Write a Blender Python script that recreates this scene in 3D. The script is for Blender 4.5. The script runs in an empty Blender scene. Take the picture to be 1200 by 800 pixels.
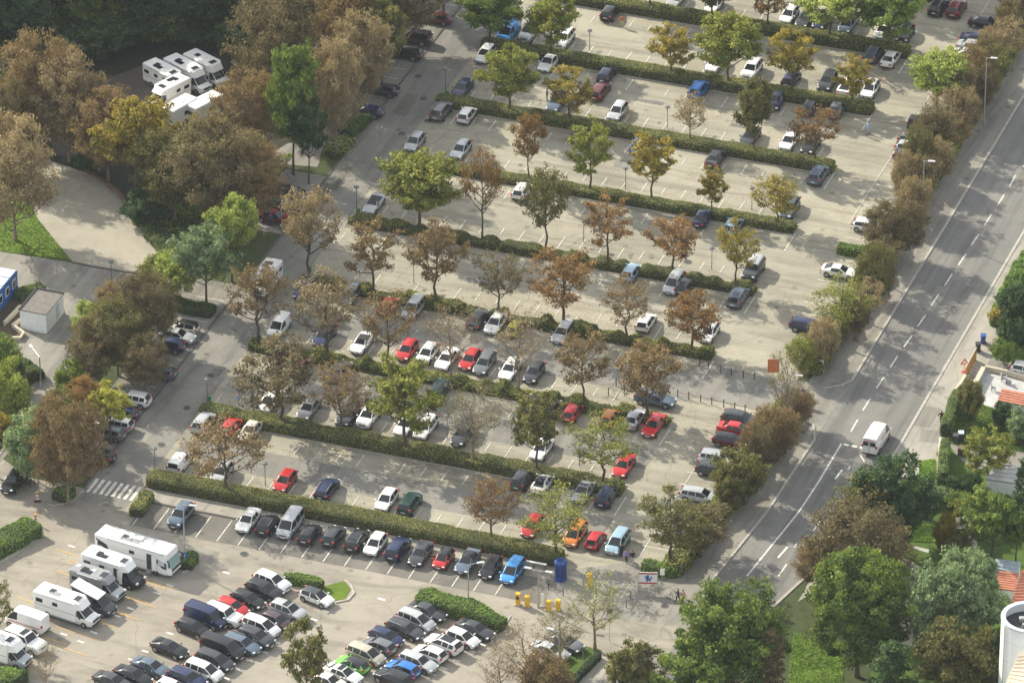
import bpy, bmesh, math, random
import numpy as np
from mathutils import Vector, Matrix
random.seed(7); RNG = np.random.default_rng(11)
SC = bpy.context.scene; COL = SC.collection
# ------------------------------------------------------------------ camera
F_PX, PITCH, YAW = 7500.0, 0.5342, 0.3422
CAM = Vector((241.5531, -558.238, 377.3382))
_c, _s = math.cos(YAW), math.sin(YAW)
RIGHT = Vector((_c, _s, 0)); FH = Vector((-_s, _c, 0))
FWD = FH*math.cos(PITCH) + Vector((0, 0, -math.sin(PITCH)))
UP = RIGHT.cross(FWD)
cam_d = bpy.data.cameras.new('camera'); cam = bpy.data.objects.new('camera', cam_d); COL.objects.link(cam)
cam_d.sensor_width = 36; cam_d.lens = 36*F_PX/1200; cam_d.clip_start = 5; cam_d.clip_end = 12000
M = Matrix((RIGHT, UP, -FWD)).transposed().to_4x4(); M.translation = CAM
cam.matrix_world = M; SC.camera = cam
def G(px, py, z=0.0):
    """ground (height z) point of the place seen at photo pixel px, py"""
    d = FWD*F_PX + RIGHT*(px-600) - UP*(py-400)
    return CAM + d*((z-CAM.z)/d.z)
def S(p): return F_PX/((p-CAM).dot(FWD))            # pixels per metre
def hgt(px, py, ty):                                 # height of a thing with base (px,py) and top at row ty
    return (py-ty)/(S(G(px, py))*math.cos(PITCH))
def head(px, py, dx, dy):                            # world heading of an image direction on the ground
    a, b = G(px, py), G(px+dx*20, py+dy*20); return math.atan2(b.y-a.y, b.x-a.x)
# ------------------------------------------------------------------ light
SUN_EL = math.radians(33)
sd = -RIGHT*0.735 + FH*0.678                         # horizontal direction towards the sun (behind left)
SUN_AZ = math.atan2(sd.y, sd.x)
SC.world = bpy.data.worlds.new('World'); SC.world.use_nodes = True
wn = SC.world.node_tree; bg = wn.nodes['Background']
sky = wn.nodes.new('ShaderNodeTexSky'); sky.sky_type = 'NISHITA'; sky.sun_disc = False
sky.sun_elevation = SUN_EL; sky.sun_rotation = math.pi/2 - SUN_AZ; sky.dust_density = 1.5
cl_ = wn.nodes.new('ShaderNodeMix'); cl_.data_type = 'RGBA'; cl_.inputs[0].default_value = .45   # thin veil of cloud over the blue
cl_.inputs[7].default_value = (7.4, 7.2, 6.5, 1); wn.links.new(sky.outputs[0], cl_.inputs[6])
wn.links.new(cl_.outputs[2], bg.inputs[0]); bg.inputs[1].default_value = 0.122
sl = bpy.data.lights.new('sun', 'SUN'); sl.energy = 4.1; sl.angle = math.radians(0.6); sl.color = (1, .922, .765)
sun = bpy.data.objects.new('sun', sl); COL.objects.link(sun)
sv = Vector((sd.x*math.cos(SUN_EL), sd.y*math.cos(SUN_EL), math.sin(SUN_EL)))
sun.rotation_euler = sv.to_track_quat('Z', 'Y').to_euler(); sun.location = (0, 0, 200)
SC.view_settings.view_transform = 'Standard'; SC.view_settings.look = 'None'
SC.view_settings.exposure = 0.9; SC.view_settings.gamma = 1
SC.render.engine = 'CYCLES'; SC.cycles.volume_bounces = 0; SC.cycles.max_bounces = 5; SC.cycles.diffuse_bounces = 2
SC.cycles.glossy_bounces = 2; SC.cycles.transmission_bounces = 3; SC.cycles.filter_width = 1.55
SC.cycles.use_adaptive_sampling = True
# ------------------------------------------------------------------ materials
MT = {}
def nt(name):
    m = bpy.data.materials.new(name); m.use_nodes = True; MT[name] = m
    return m, m.node_tree, m.node_tree.nodes['Principled BSDF']
def N(t, kind, **kw):
    n = t.nodes.new('ShaderNode'+kind)
    for k, v in kw.items():
        if k.startswith('i_'): n.inputs[k[2:].replace('_', ' ')].default_value = v
        else: setattr(n, k, v)
    return n
def noise(t, scale, detail=4, rough=.6, vec=None, dist=0):
    n = N(t, 'TexNoise'); n.inputs['Scale'].default_value = scale; n.inputs['Detail'].default_value = detail
    n.inputs['Roughness'].default_value = rough; n.inputs['Distortion'].default_value = dist
    if vec is not None: t.links.new(vec, n.inputs['Vector'])
    return n.outputs['Fac']
def ramp(t, fac, stops):
    r = N(t, 'ValToRGB'); e = r.color_ramp.elements
    while len(e) < len(stops): e.new(.5)
    for k, (p, c) in enumerate(stops):
        e[k].position = p; e[k].color = (c[0], c[1], c[2], 1) if not isinstance(c, (int, float)) else (c, c, c, 1)
    t.links.new(fac, r.inputs[0]); return r.outputs[0]
def mixc(t, fac, a, b, mode='MIX'):
    m = N(t, 'Mix', data_type='RGBA', blend_type=mode)
    for k, v in ((0, fac), (6, a), (7, b)):
        if isinstance(v, (int, float)): m.inputs[k].default_value = v
        elif isinstance(v, tuple): m.inputs[k].default_value = (*v[:3], 1)
        else: t.links.new(v, m.inputs[k])
    return m.outputs[2]
def pos(t): return N(t, 'NewGeometry').outputs['Position']
def scaled(t, v, s):
    m = N(t, 'VectorMath', operation='MULTIPLY'); t.links.new(v, m.inputs[0]); m.inputs[1].default_value = s; return m.outputs[0]
def plain(name, col, rough=.6, metal=0, var=.12, scale=3, coat=0, spec=.5):
    m, t, b = nt(name); p = pos(t)
    c = mixc(t, 1.0, (col[0], col[1], col[2]), ramp(t, noise(t, scale, 4, .6, p), [(.3, 1-var), (.7, 1+var)]), 'MULTIPLY')
    t.links.new(c, b.inputs['Base Color']); b.inputs['Roughness'].default_value = rough
    b.inputs['Metallic'].default_value = metal; b.inputs['Coat Weight'].default_value = coat
    b.inputs['Specular IOR Level'].default_value = spec
    return m
def ground_mat(name, dark, light, fine=6, streak=None, litter=0.0, spots=True):
    """worn asphalt or gravel: two tones over metres, fine grain, tyre streaks and stains"""
    m, t, b = nt(name); p = pos(t)
    big = noise(t, .055, 5, .62, p, 1.2)
    c = mixc(t, ramp(t, big, [(.32, 0.0), (.68, 1.0)]), dark, light)
    if streak is not None:
        st = noise(t, 1.0, 4, .6, scaled(t, p, streak), .6)
        c = mixc(t, 1.0, c, ramp(t, st, [(.36, .76), (.5, 1.0), (.66, 1.08)]), 'MULTIPLY')
    mid = noise(t, .5, 6, .7, p, .5)
    c = mixc(t, 1.0, c, ramp(t, mid, [(.30, .88), (.5, 1.0), (.72, 1.06)]), 'MULTIPLY')
    gr = noise(t, fine, 3, .8, p)
    c = mixc(t, 1.0, c, ramp(t, gr, [(.25, .86), (.75, 1.12)]), 'MULTIPLY')
    if spots:
        v = N(t, 'TexVoronoi'); v.inputs['Scale'].default_value = .33; t.links.new(p, v.inputs['Vector'])
        k = ramp(t, v.outputs['Distance'], [(.05, .9), (.16, 0.0)])
        c = mixc(t, k, c, mixc(t, 1.0, c, (.62, .60, .57), 'MULTIPLY'))
        cr = N(t, 'TexVoronoi', feature='DISTANCE_TO_EDGE'); cr.inputs['Scale'].default_value = .075
        wob = N(t, 'VectorMath', operation='ADD'); t.links.new(p, wob.inputs[0])
        nv = N(t, 'TexNoise'); nv.inputs['Scale'].default_value = .35; t.links.new(p, nv.inputs['Vector'])
        t.links.new(scaled(t, nv.outputs['Color'], (2.2, 2.2, 0)), wob.inputs[1]); t.links.new(wob.outputs[0], cr.inputs['Vector'])
        k2 = ramp(t, cr.outputs['Distance'], [(.0, .42), (.006, 0.0)])
        c = mixc(t, k2, c, (dark[0]*.45, dark[1]*.45, dark[2]*.45))
    if litter:
        ln = noise(t, 3.2, 5, .75, p); lb = noise(t, .09, 3, .5, p)
        k = N(t, 'Math', operation='MULTIPLY'); t.links.new(ramp(t, ln, [(.52, 0.0), (.60, 1.0)]), k.inputs[0])
        t.links.new(ramp(t, lb, [(.45, 0.0), (.62, litter)]), k.inputs[1])
        c = mixc(t, k.outputs[0], c, (.17, .105, .05))
    t.links.new(c, b.inputs['Base Color']); b.inputs['Roughness'].default_value = .9
    b.inputs['Specular IOR Level'].default_value = .25
    bp = N(t, 'Bump'); bp.inputs['Strength'].default_value = .35; bp.inputs['Distance'].default_value = .02
    t.links.new(gr, bp.inputs['Height']); t.links.new(bp.outputs[0], b.inputs['Normal'])
    return m
ground_mat('lot_asphalt', (.258, .244, .194), (.348, .328, .258), streak=(.05, .55, 1), litter=.5)
ground_mat('aisle_asphalt', (.18, .176, .160), (.235, .228, .20), streak=(.55, .05, 1), litter=.25)
ground_mat('lower_asphalt', (.25, .228, .19), (.315, .288, .238), streak=(.12, .4, 1))
ground_mat('row_asphalt', (.125, .118, .105), (.18, .17, .148), streak=(.3, .1, 1))
ground_mat('road_asphalt', (.155, .152, .142), (.20, .195, .18), streak=(.9, .03, 1), spots=False)
ground_mat('shady_drive', (.075, .062, .055), (.12, .10, .085), spots=False)  # dark reddish asphalt, with the trees' shade put into its colour
ground_mat('path_gravel', (.28, .26, .21), (.36, .335, .27), fine=9, spots=False)
ground_mat('pavement_asphalt', (.20, .19, .168), (.27, .255, .22), streak=(.6, .05, 1))
ground_mat('pale_pavement', (.28, .265, .23), (.355, .335, .285), streak=(.6, .05, 1))
ground_mat('litter_soil', (.085, .068, .045), (.15, .115, .075), spots=False)
ground_mat('soil', (.055, .045, .032), (.10, .08, .05), spots=False)
plain('kerb_stone', (.36, .34, .30), .9, var=.25); plain('dark_kerb', (.09, .085, .08), .9, var=.3)
plain('white_paint', (.60, .58, .52), .8, var=.35, scale=2.5); plain('yellow_paint', (.52, .33, .12), .8, var=.25)
plain('bark', (.085, .065, .048), .95, var=.4, scale=5); plain('pale_bark', (.22, .17, .12), .95, var=.35, scale=5)
plain('lamp_metal', (.13, .14, .14), .5, .5); plain('galvanised', (.42, .43, .43), .5, .6); plain('lamp_head', (.48, .49, .48), .5)
plain('bollard_metal', (.05, .045, .04), .6, .3); plain('green_plastic', (.02, .22, .07), .5)
plain('black_rubber', (.018, .018, .019), .85, var=.2); plain('dark_trim', (.02, .02, .022), .55)
plain('wheel_rim', (.38, .39, .40), .35, .8); plain('white_panel', (.82, .82, .80), .35, var=.03); plain('grey_panel', (.28, .29, .30), .4, var=.05)
plain('skylight', (.035, .04, .045), .15); plain('solar_panel', (.02, .022, .035), .2)
plain('booth_blue', (.012, .07, .30), .4, coat=.3); plain('booth_dark', (.01, .03, .14), .3); plain('yellow_metal', (.72, .42, .02), .45)
plain('sign_blue', (.02, .10, .38), .4); plain('sign_red', (.45, .03, .05), .5); plain('sign_white', (.80, .80, .78), .5, var=.03)
plain('orange_board', (.55, .16, .06), .6); plain('orange_fence', (.50, .26, .07), .7, var=.2); plain('container_blue', (.02, .09, .30), .5, var=.15)
plain('container_roof', (.50, .56, .62), .5, var=.15); plain('roof_felt', (.16, .145, .13), .95, var=.2, scale=1.5)
plain('render_wall', (.74, .75, .74), .8, var=.05); plain('render_panel', (.82, .84, .83), .7, var=.05); plain('cream_wall', (.50, .44, .34), .9)
plain('concrete_slab', (.40, .40, .39), .8, var=.18, scale=.8); plain('slate_dark', (.05, .05, .055), .8); plain('cloth_dark', (.025, .025, .035), .9)
plain('wood_brown', (.13, .08, .05), .8, var=.3); plain('shed_roof', (.13, .12, .11), .9, var=.2); plain('tin_roof', (.42, .50, .56), .45, .2, var=.2)
plain('oil_stain', (.17, .16, .135), .6, var=.3, scale=4); plain('manhole_iron', (.06, .058, .055), .7, .3, var=.3)
def tile_mat():
    m, t, b = nt('roof_tile'); p = pos(t)
    c = mixc(t, ramp(t, noise(t, 2.2, 4, .7, p), [(.35, 0.0), (.65, 1.0)]), (.36, .13, .08), (.50, .20, .12))
    t.links.new(c, b.inputs['Base Color']); b.inputs['Roughness'].default_value = .8
tile_mat()
plain('cream_roof', (.78, .62, .45), .7, var=.05)
def grass_mat(name, a, bb, sc=1.2):
    m, t, b = nt(name); p = pos(t)
    c = mixc(t, ramp(t, noise(t, sc, 6, .75, p), [(.35, 0.0), (.65, 1.0)]), a, bb)
    c = mixc(t, 1.0, c, ramp(t, noise(t, .12, 3, .6, p), [(.3, .8), (.7, 1.2)]), 'MULTIPLY')
    t.links.new(c, b.inputs['Base Color']); b.inputs['Roughness'].default_value = .9; b.inputs['Specular IOR Level'].default_value = .2
grass_mat('lawn_grass', (.075, .125, .012), (.12, .18, .02)); grass_mat('rough_grass', (.035, .055, .018), (.065, .08, .03))
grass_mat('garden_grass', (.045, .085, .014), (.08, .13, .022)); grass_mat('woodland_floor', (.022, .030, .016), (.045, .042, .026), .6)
LEAF_GAIN = 1.52
def leaf_mat(name, a, b2, c3, tr=.28):
    a, b2, c3 = [tuple(v*LEAF_GAIN for v in q) for q in (a, b2, c3)]
    m, t, b = nt(name)
    at = N(t, 'Attribute', attribute_name='tone', attribute_type='GEOMETRY')
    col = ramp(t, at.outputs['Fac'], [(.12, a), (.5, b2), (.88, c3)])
    oi = N(t, 'ObjectInfo')
    col = mixc(t, 1.0, col, ramp(t, oi.outputs['Random'], [(0, .86), (1, 1.14)]), 'MULTIPLY')
    t.links.new(col, b.inputs['Base Color']); b.inputs['Roughness'].default_value = .65; b.inputs['Specular IOR Level'].default_value = .22
    tl = N(t, 'BsdfTranslucent'); t.links.new(mixc(t, 1.0, col, (1.12, 1.15, .75), 'MULTIPLY'), tl.inputs[0])
    mx = N(t, 'MixShader'); mx.inputs[0].default_value = tr
    t.links.new(b.outputs[0], mx.inputs[1]); t.links.new(tl.outputs[0], mx.inputs[2])
    t.links.new(mx.outputs[0], t.nodes['Material Output'].inputs[0])
leaf_mat('leaf_green', (.04, .072, .018), (.085, .128, .026), (.17, .208, .042))
leaf_mat('leaf_dark', (.018, .040, .018), (.032, .062, .024), (.06, .095, .03))
leaf_mat('leaf_fresh', (.10, .14, .033), (.195, .235, .055), (.33, .36, .095))
leaf_mat('leaf_lemon', (.17, .17, .03), (.29, .28, .05), (.40, .38, .08))
leaf_mat('leaf_yellowgreen', (.07, .095, .02), (.14, .155, .03), (.24, .24, .05))
leaf_mat('leaf_gold', (.09, .088, .022), (.185, .15, .03), (.29, .222, .042))
leaf_mat('leaf_olive', (.055, .062, .022), (.105, .104, .035), (.17, .15, .048))
leaf_mat('leaf_rust', (.082, .056, .024), (.172, .10, .038), (.24, .145, .056))
leaf_mat('leaf_brown', (.082, .060, .031), (.152, .106, .051), (.22, .156, .075))
leaf_mat('leaf_tan', (.118, .092, .052), (.205, .157, .088), (.285, .22, .125))
leaf_mat('leaf_dusky', (.058, .050, .027), (.112, .090, .044), (.175, .138, .068))
leaf_mat('leaf_willow', (.075, .11, .055), (.13, .18, .09), (.22, .27, .14))
leaf_mat('leaf_hedge', (.085, .098, .026), (.165, .178, .040), (.25, .245, .06), .15)
leaf_mat('leaf_privet', (.07, .13, .02), (.12, .20, .03), (.18, .27, .04), .15)
leaf_mat('leaf_fallen', (.12, .07, .035), (.20, .12, .055), (.28, .20, .10), 0)
plain('hedge_core', (.028, .032, .014), .95)
def paint_mat():
    m, t, b = nt('car_paint'); oi = N(t, 'ObjectInfo')
    d = noise(t, 1.6, 4, .6, pos(t))
    c = mixc(t, 1.0, oi.outputs['Color'], ramp(t, d, [(.3, .93), (.7, 1.04)]), 'MULTIPLY')
    t.links.new(c, b.inputs['Base Color']); b.inputs['Metallic'].default_value = .15; b.inputs['Roughness'].default_value = .30
    b.inputs['Coat Weight'].default_value = .45; b.inputs['Coat Roughness'].default_value = .04
paint_mat()
def simple(name, col, rough, spec=.5, **k):
    m, t, b = nt(name); b.inputs['Base Color'].default_value = (*col, 1); b.inputs['Roughness'].default_value = rough
    b.inputs['Specular IOR Level'].default_value = spec
    for a, v in k.items(): b.inputs[a.replace('_', ' ')].default_value = v
simple('car_glass', (.018, .022, .025), .05, .5); simple('head_lamp', (.75, .77, .78), .12, .8); simple('tail_lamp', (.42, .012, .012), .25, .6)
simple('plate', (.75, .75, .72), .5); simple('pale_glass', (.25, .36, .36), .1, .8)
def obj_col(name, rough=.85):
    m, t, b = nt(name); oi = N(t, 'ObjectInfo'); t.links.new(oi.outputs['Color'], b.inputs['Base Color']); b.inputs['Roughness'].default_value = rough
obj_col('cloth'); simple('skin', (.50, .30, .21), .55); simple('hair', (.05, .03, .02), .7)
# ------------------------------------------------------------------ mesh helpers
class MB:
    def __init__(s): s.v = []; s.f = []; s.m = []
    def add(s, v, f, mi=0):
        o = len(s.v); s.v += [tuple(p) for p in v]; s.f += [tuple(o+i for i in q) for q in f]; s.m += [mi]*len(f)
    def box(s, c, d, mi=0, rz=0, ch=0.0):
        x, y, z = d[0]/2, d[1]/2, d[2]/2; ca, sa = math.cos(rz), math.sin(rz)
        if ch:
            pts = []
            for zz, k in ((-z, 1), (-z+ch, 0), (z-ch, 0), (z, 1)):
                a, b = x-(ch if k else 0), y-(ch if k else 0); e = ch*.7
                for px, py in ((-a+e, -b), (a-e, -b), (a, -b+e), (a, b-e), (a-e, b), (-a+e, b), (-a, b-e), (-a, -b+e)): pts.append((px, py, zz))
            fs = [tuple(range(7, -1, -1)), tuple(range(24, 32))]
            for r in range(3):
                for i in range(8): fs.append((r*8+i, r*8+(i+1) % 8, r*8+8+(i+1) % 8, r*8+8+i))
        else:
            pts = [(i, j, k) for k in (-z, z) for i, j in ((-x, -y), (x, -y), (x, y), (-x, y))]
            fs = [(3, 2, 1, 0), (4, 5, 6, 7), (0, 1, 5, 4), (1, 2, 6, 5), (2, 3, 7, 6), (3, 0, 4, 7)]
        s.add([(c[0]+p[0]*ca-p[1]*sa, c[1]+p[0]*sa+p[1]*ca, c[2]+p[2]) for p in pts], fs, mi)
    def tube(s, pts, rad, n=6, mi=0, cap=True):
        pts = [Vector(p) for p in pts]
        if not hasattr(rad, '__len__'): rad = [rad]*len(pts)
        ring = []
        for i, p in enumerate(pts):
            d = (pts[min(i+1, len(pts)-1)]-pts[max(i-1, 0)])
            d = d.normalized() if d.length > 1e-9 else Vector((0, 0, 1))
            u = d.orthogonal().normalized() if i == 0 else (u-d*u.dot(d)).normalized(); w = d.cross(u)
            for k in range(n):
                a = 2*math.pi*k/n; ring.append(p+(u*math.cos(a)+w*math.sin(a))*rad[i])
        fs = [(r*n+k, r*n+(k+1) % n, (r+1)*n+(k+1) % n, (r+1)*n+k) for r in range(len(pts)-1) for k in range(n)]
        if cap: fs += [tuple(range(n-1, -1, -1)), tuple(range((len(pts)-1)*n, len(pts)*n))]
        s.add(ring, fs, mi)
    def cyl(s, c, r, h, n=16, mi=0, r2=None): s.tube([c, (c[0], c[1], c[2]+h)], [r, r if r2 is None else r2], n, mi)
    def mesh(s, name, mats, smooth=False):
        me = bpy.data.meshes.new(name); me.from_pydata(s.v, [], s.f)
        for m in mats: me.materials.append(MT[m])
        me.polygons.foreach_set('material_index', s.m)
        if smooth:
            me.shade_smooth(); me.set_sharp_from_angle(angle=math.radians(smooth if smooth is not True else 40))
        me.update(); return me
    def build(s, name, mats, parent=None, smooth=False, loc=None, rz=0):
        return link(name, s.mesh(name, mats, smooth), parent, loc, rz)
def link(name, me, parent=None, loc=None, rz=0):
    o = bpy.data.objects.new(name, me); COL.objects.link(o)
    if parent is not None: o.parent = parent
    if loc is not None: o.location = loc
    if rz: o.rotation_euler = (0, 0, rz)
    return o
def tag(o, label=None, cat=None, group=None, kind=None):
    if label: o['label'] = label
    if cat: o['category'] = cat
    if group: o['group'] = group
    if kind: o['kind'] = kind
    return o
def thing(name, label, cat, loc, rz=0, group=None):
    o = link(name, None, None, loc, rz); o.empty_display_size = .3; return tag(o, label, cat, group)
def quads_mesh(name, V, tone, mat):
    """V: (n,4,3) array of leaf quads"""
    n = len(V); me = bpy.data.meshes.new(name); me.vertices.add(n*4); me.vertices.foreach_set('co', V.astype(np.float32).ravel())
    me.loops.add(n*4); me.loops.foreach_set('vertex_index', np.arange(n*4, dtype=np.int32))
    me.polygons.add(n); me.polygons.foreach_set('loop_start', np.arange(0, n*4, 4, dtype=np.int32))
    me.update(calc_edges=True)
    a = me.attributes.new('tone', 'FLOAT', 'FACE'); a.data.foreach_set('value', np.clip(tone, 0, 1).astype(np.float32))
    me.materials.append(MT[mat]); return me
def leaf_quads(P, size, out=None, flat=0.0):
    """kite-shaped leaves at points P; normals biased towards out"""
    n = len(P); nr = RNG.normal(size=(n, 3))
    if out is not None: nr = nr + out*1.1
    nr[:, 2] += flat; nr /= np.linalg.norm(nr, axis=1)[:, None]+1e-9
    r = RNG.normal(size=(n, 3)); u = np.cross(nr, r); u /= np.linalg.norm(u, axis=1)[:, None]+1e-9; v = np.cross(nr, u)
    s = (size*RNG.uniform(.4, 1.45, n))[:, None]
    return np.stack([P-u*s*.6, P-v*s*.38-nr*s*.08, P+u*s*.6, P+v*s*.38-nr*s*.08], axis=1)
# ------------------------------------------------------------------ sheets of ground
def sheet(name, pts, z, mat, kind='structure', holes=None):
    P = [G(x, y) if len(q) == 2 else None for q in pts for x, y in [q[:2]]]
    bm = bmesh.new(); vs = [bm.verts.new((p.x, p.y, z)) for p in P]
    f = bm.faces.new(vs); bmesh.ops.triangulate(bm, faces=[f])
    for f in bm.faces:
        if f.normal.z < 0: f.normal_flip()
    me = bpy.data.meshes.new(name); bm.to_mesh(me); bm.free(); me.materials.append(MT[mat])
    return tag(link(name, me), kind=kind)
def wsheet(name, x0, x1, y0, y1, z, mat):
    m = MB(); m.add([(x0, y0, z), (x1, y0, z), (x1, y1, z), (x0, y1, z)], [(0, 1, 2, 3)]); return tag(m.build(name, [mat]), kind='structure')
def strip_pts(pts, w):
    L = []; R = []
    for i, p in enumerate(pts):
        d = (pts[min(i+1, len(pts)-1)]-pts[max(i-1, 0)]); d.z = 0; d.normalize(); nrm = Vector((-d.y, d.x, 0))
        L.append(p+nrm*w/2); R.append(p-nrm*w/2)
    return L, R
def ribbon(mb, pts, w, z, h=0.0, mi=0):
    """flat strip (h=0) or kerb with height along world points"""
    L, R = strip_pts(pts, w); n = len(pts)
    if h == 0:
        mb.add([(p.x, p.y, z) for p in R+L], [(i, i+1, n+i+1, n+i) for i in range(n-1)], mi)
    else:
        v = [(p.x, p.y, z+h) for p in R+L]+[(p.x, p.y, z-.02) for p in R+L]
        f = [(i, i+1, n+i+1, n+i) for i in range(n-1)]
        f += [(2*n+i, 2*n+i+1, i+1, i) for i in range(n-1)]+[(n+i, n+i+1, 3*n+i+1, 3*n+i) for i in range(n-1)]
        f += [(2*n, 0, n, 3*n), (n-1, 3*n-1, 4*n-1, 2*n-1)]
        mb.add(v, f, mi)
def kerb(name, px, w=.16, h=.12, mat='kerb_stone', z=.02):
    mb = MB(); ribbon(mb, [G(*p) for p in px], w, z, h); return tag(mb.build(name, [mat]), kind='structure')
# ================================================================== THE SETTING
MOD = 15.675                                        # distance from hedge to hedge
def W(*a): return Vector((a[0], a[1], a[2] if len(a) > 2 else 0))
wsheet('terrain', -3500, 3500, -2500, 4500, 0.0, 'rough_grass')
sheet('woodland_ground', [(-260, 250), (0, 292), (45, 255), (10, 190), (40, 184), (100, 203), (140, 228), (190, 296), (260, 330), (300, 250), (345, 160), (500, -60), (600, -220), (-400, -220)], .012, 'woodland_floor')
wsheet('lower_parking_ground', -75, 64, -75, -3.6, .014, 'lower_asphalt')
sheet('entrance_ground', [(-60, 510), (0, 535), (55, 575), (104, 573), (100, 600), (-60, 600)], .018, 'lower_asphalt')
wsheet('parking_ground', -.7, 61.2, -1.4, 260, .016, 'lot_asphalt')
wsheet('left_aisle', -6.6, -.7, -6.2, 260, .022, 'aisle_asphalt')
wsheet('left_stall_strip', -12.2, -6.6, -1, 44, .020, 'aisle_asphalt')
wsheet('left_stall_strip', -12.2, -6.6, 57, 72, .020, 'aisle_asphalt')
wsheet('left_stall_strip', -12.8, -6.6, 79, 180, .020, 'aisle_asphalt')
for k in range(9):                                   # the driving lane between two hedges is greyer than the stalls
    wsheet('driving_lane', 0, 51, k*MOD+5.4, (k+1)*MOD-5.4, .024, 'lot_asphalt' if k > 2 else 'aisle_asphalt')
wsheet('footpath', -1.2, 60, -3.6, -1.4, .020, 'pale_pavement')
wsheet('parking_row_ground', 1.0, 56, -9.0, -4.0, .024, 'row_asphalt')
sheet('service_road', [(-80, 280), (0, 295), (85, 308), (185, 322), (262, 338), (262, 352), (200, 352), (140, 345), (100, 395), (75, 440), (20, 520), (-30, 575), (-90, 560), (0, 502), (40, 455), (52, 425), (72, 392), (78, 372), (70, 345), (0, 332), (-80, 320)], .024, 'pavement_asphalt')
sheet('service_road', [(262, 338), (300, 344), (290, 362), (262, 352)], .026, 'pavement_asphalt')
sheet('gravel_square', [(8, 186), (45, 184), (100, 202), (140, 228), (187, 296), (192, 322), (130, 317), (85, 307), (45, 258), (30, 225)], .028, 'path_gravel')
sheet('garage_yard', [(18, 386), (40, 372), (79, 368), (80, 430), (36, 474), (4, 440), (6, 402)], .027, 'pavement_asphalt')
sheet('lawn', [(-60, 275), (-60, 150), (8, 186), (30, 225), (45, 258), (83, 305), (0, 294)], .032, 'lawn_grass')
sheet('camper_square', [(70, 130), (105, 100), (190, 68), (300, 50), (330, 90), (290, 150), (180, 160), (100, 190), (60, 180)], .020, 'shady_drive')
sheet('garden_path', [(338, 168), (384, 166), (372, 196), (300, 190)], .030, 'pavement_asphalt')
sheet('verge', [(384, 160), (412, 168), (384, 188), (374, 186)], .034, 'garden_grass')
sheet('container_yard', [(-60, 320), (0, 338), (24, 348), (55, 348), (30, 386), (0, 430), (-60, 430)], .028, 'soil')
# the road on the right
RL = [W(67.2, 400), W(67.2, 48), W(67.0, 34), W(66.6, 17), W(65.2, 1.8), W(62.8, -10), W(58, -24), W(50, -42)]
RR = [W(76.4, 400), W(76.4, 34), W(76.0, 20), W(74.6, 6), W(71.5, -8), W(66, -22), W(57, -42)]
m = MB(); pts = RL+RR[::-1]; m.add([(p.x, p.y, .030) for p in pts], [tuple(range(len(pts)))[::-1]])
me = m.mesh('road', ['road_asphalt']); bm = bmesh.new(); bm.from_mesh(me); bmesh.ops.triangulate(bm, faces=bm.faces[:]); bm.to_mesh(me); bm.free()
tag(link('road', me), kind='structure')
m = MB(); L = [W(62.6, 400), W(62.6, 48), W(62.6, 34), W(62.4, 17), W(61, 1), W(58, -12), W(52, -26)]; R = [W(67.2, 400), W(67.2, 48), W(67.0, 34), W(66.6, 17), W(65.2, 1.8), W(62.8, -10), W(58, -24)]
m.add([(p.x, p.y, .034) for p in R+L], [(i, i+1, 8+i, 7+i) for i in range(6)]); tag(m.build('pavement', ['pavement_asphalt']), kind='structure')
m = MB(); ribbon(m, [W(78.6, 400), W(78.6, 60), W(78.6, 30)], 4.4, .034)
tag(m.build('pavement', ['pale_pavement']), kind='structure')
sheet('pavement', [(1055, 518), (1092, 520), (1104, 548), (1090, 560), (1070, 556), (1045, 590), (1010, 640), (960, 690), (935, 705), (950, 678), (1000, 610)], .038, 'pale_pavement')
sheet('pavement_patch', [(1078, 512), (1080, 502), (1102, 506), (1102, 520), (1076, 517)], .046, 'pavement_asphalt')
sheet('footpath', [(716, 438), (800, 404+30), (836, 425), (890, 441), (960, 449), (1006, 446), (985, 470), (962, 500), (932, 482), (888, 480), (830, 469), (762, 458)], .036, 'aisle_asphalt')
sheet('junction_ground', [(730, 660), (800, 672), (835, 683), (800, 760), (700, 800), (640, 800), (700, 742), (640, 700), (660, 668)], .038, 'pavement_asphalt')
sheet('exit_lane', [(590, 700), (652, 719), (740, 728), (800, 735), (770, 790), (705, 766), (600, 736), (520, 712)], .042, 'lower_asphalt')
sheet('gravel_path', [(702, 768), (722, 772), (690, 812), (655, 812)], .050, 'pale_pavement')
sheet('verge', [(660, 750), (706, 762), (650, 812), (612, 800)], .046, 'garden_grass')
sheet('lawn', [(930, 740), (990, 770), (985, 830), (920, 830)], .040, 'lawn_grass')
kerb('road_kerb', [], z=.03) if False else None
def wkerb(name, pts, **k):
    mb = MB(); ribbon(mb, [W(*p) for p in pts], k.get('w', .18), k.get('z', .02), k.get('h', .12)); return tag(mb.build(name, [k.get('mat', 'kerb_stone')]), kind='structure')
wkerb('road_kerb', [(67.2, 400), (67.2, 47.5)], w=.28); wkerb('road_kerb', [(67.2, 47.5), (66.4, 46), (64.6, 44.6)], h=.06)
wkerb('road_kerb', [(64.2, 37.6), (66.0, 36.4), (67.0, 33.6), (66.6, 17), (65.2, 1.8)], w=.28)
wkerb('road_kerb', [(76.4, 400), (76.4, 34), (76.0, 20), (74.6, 6), (71.5, -8)], w=.32, h=.07)
wkerb('parking_kerb', [(-6.65, 200), (-6.65, -3)], w=.22, mat='dark_kerb', h=.10)
wkerb('parking_kerb', [(1.0, -3.95), (45.5, -3.95)], w=.2, h=.10, mat='dark_kerb')
kerb('square_kerb', [(85, 308), (110, 313), (140, 318), (190, 325), (215, 332)], w=.25, mat='dark_kerb')
kerb('island_kerb', [(-10, 665), (20, 648), (49, 627), (47, 617)], w=.25)
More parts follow.
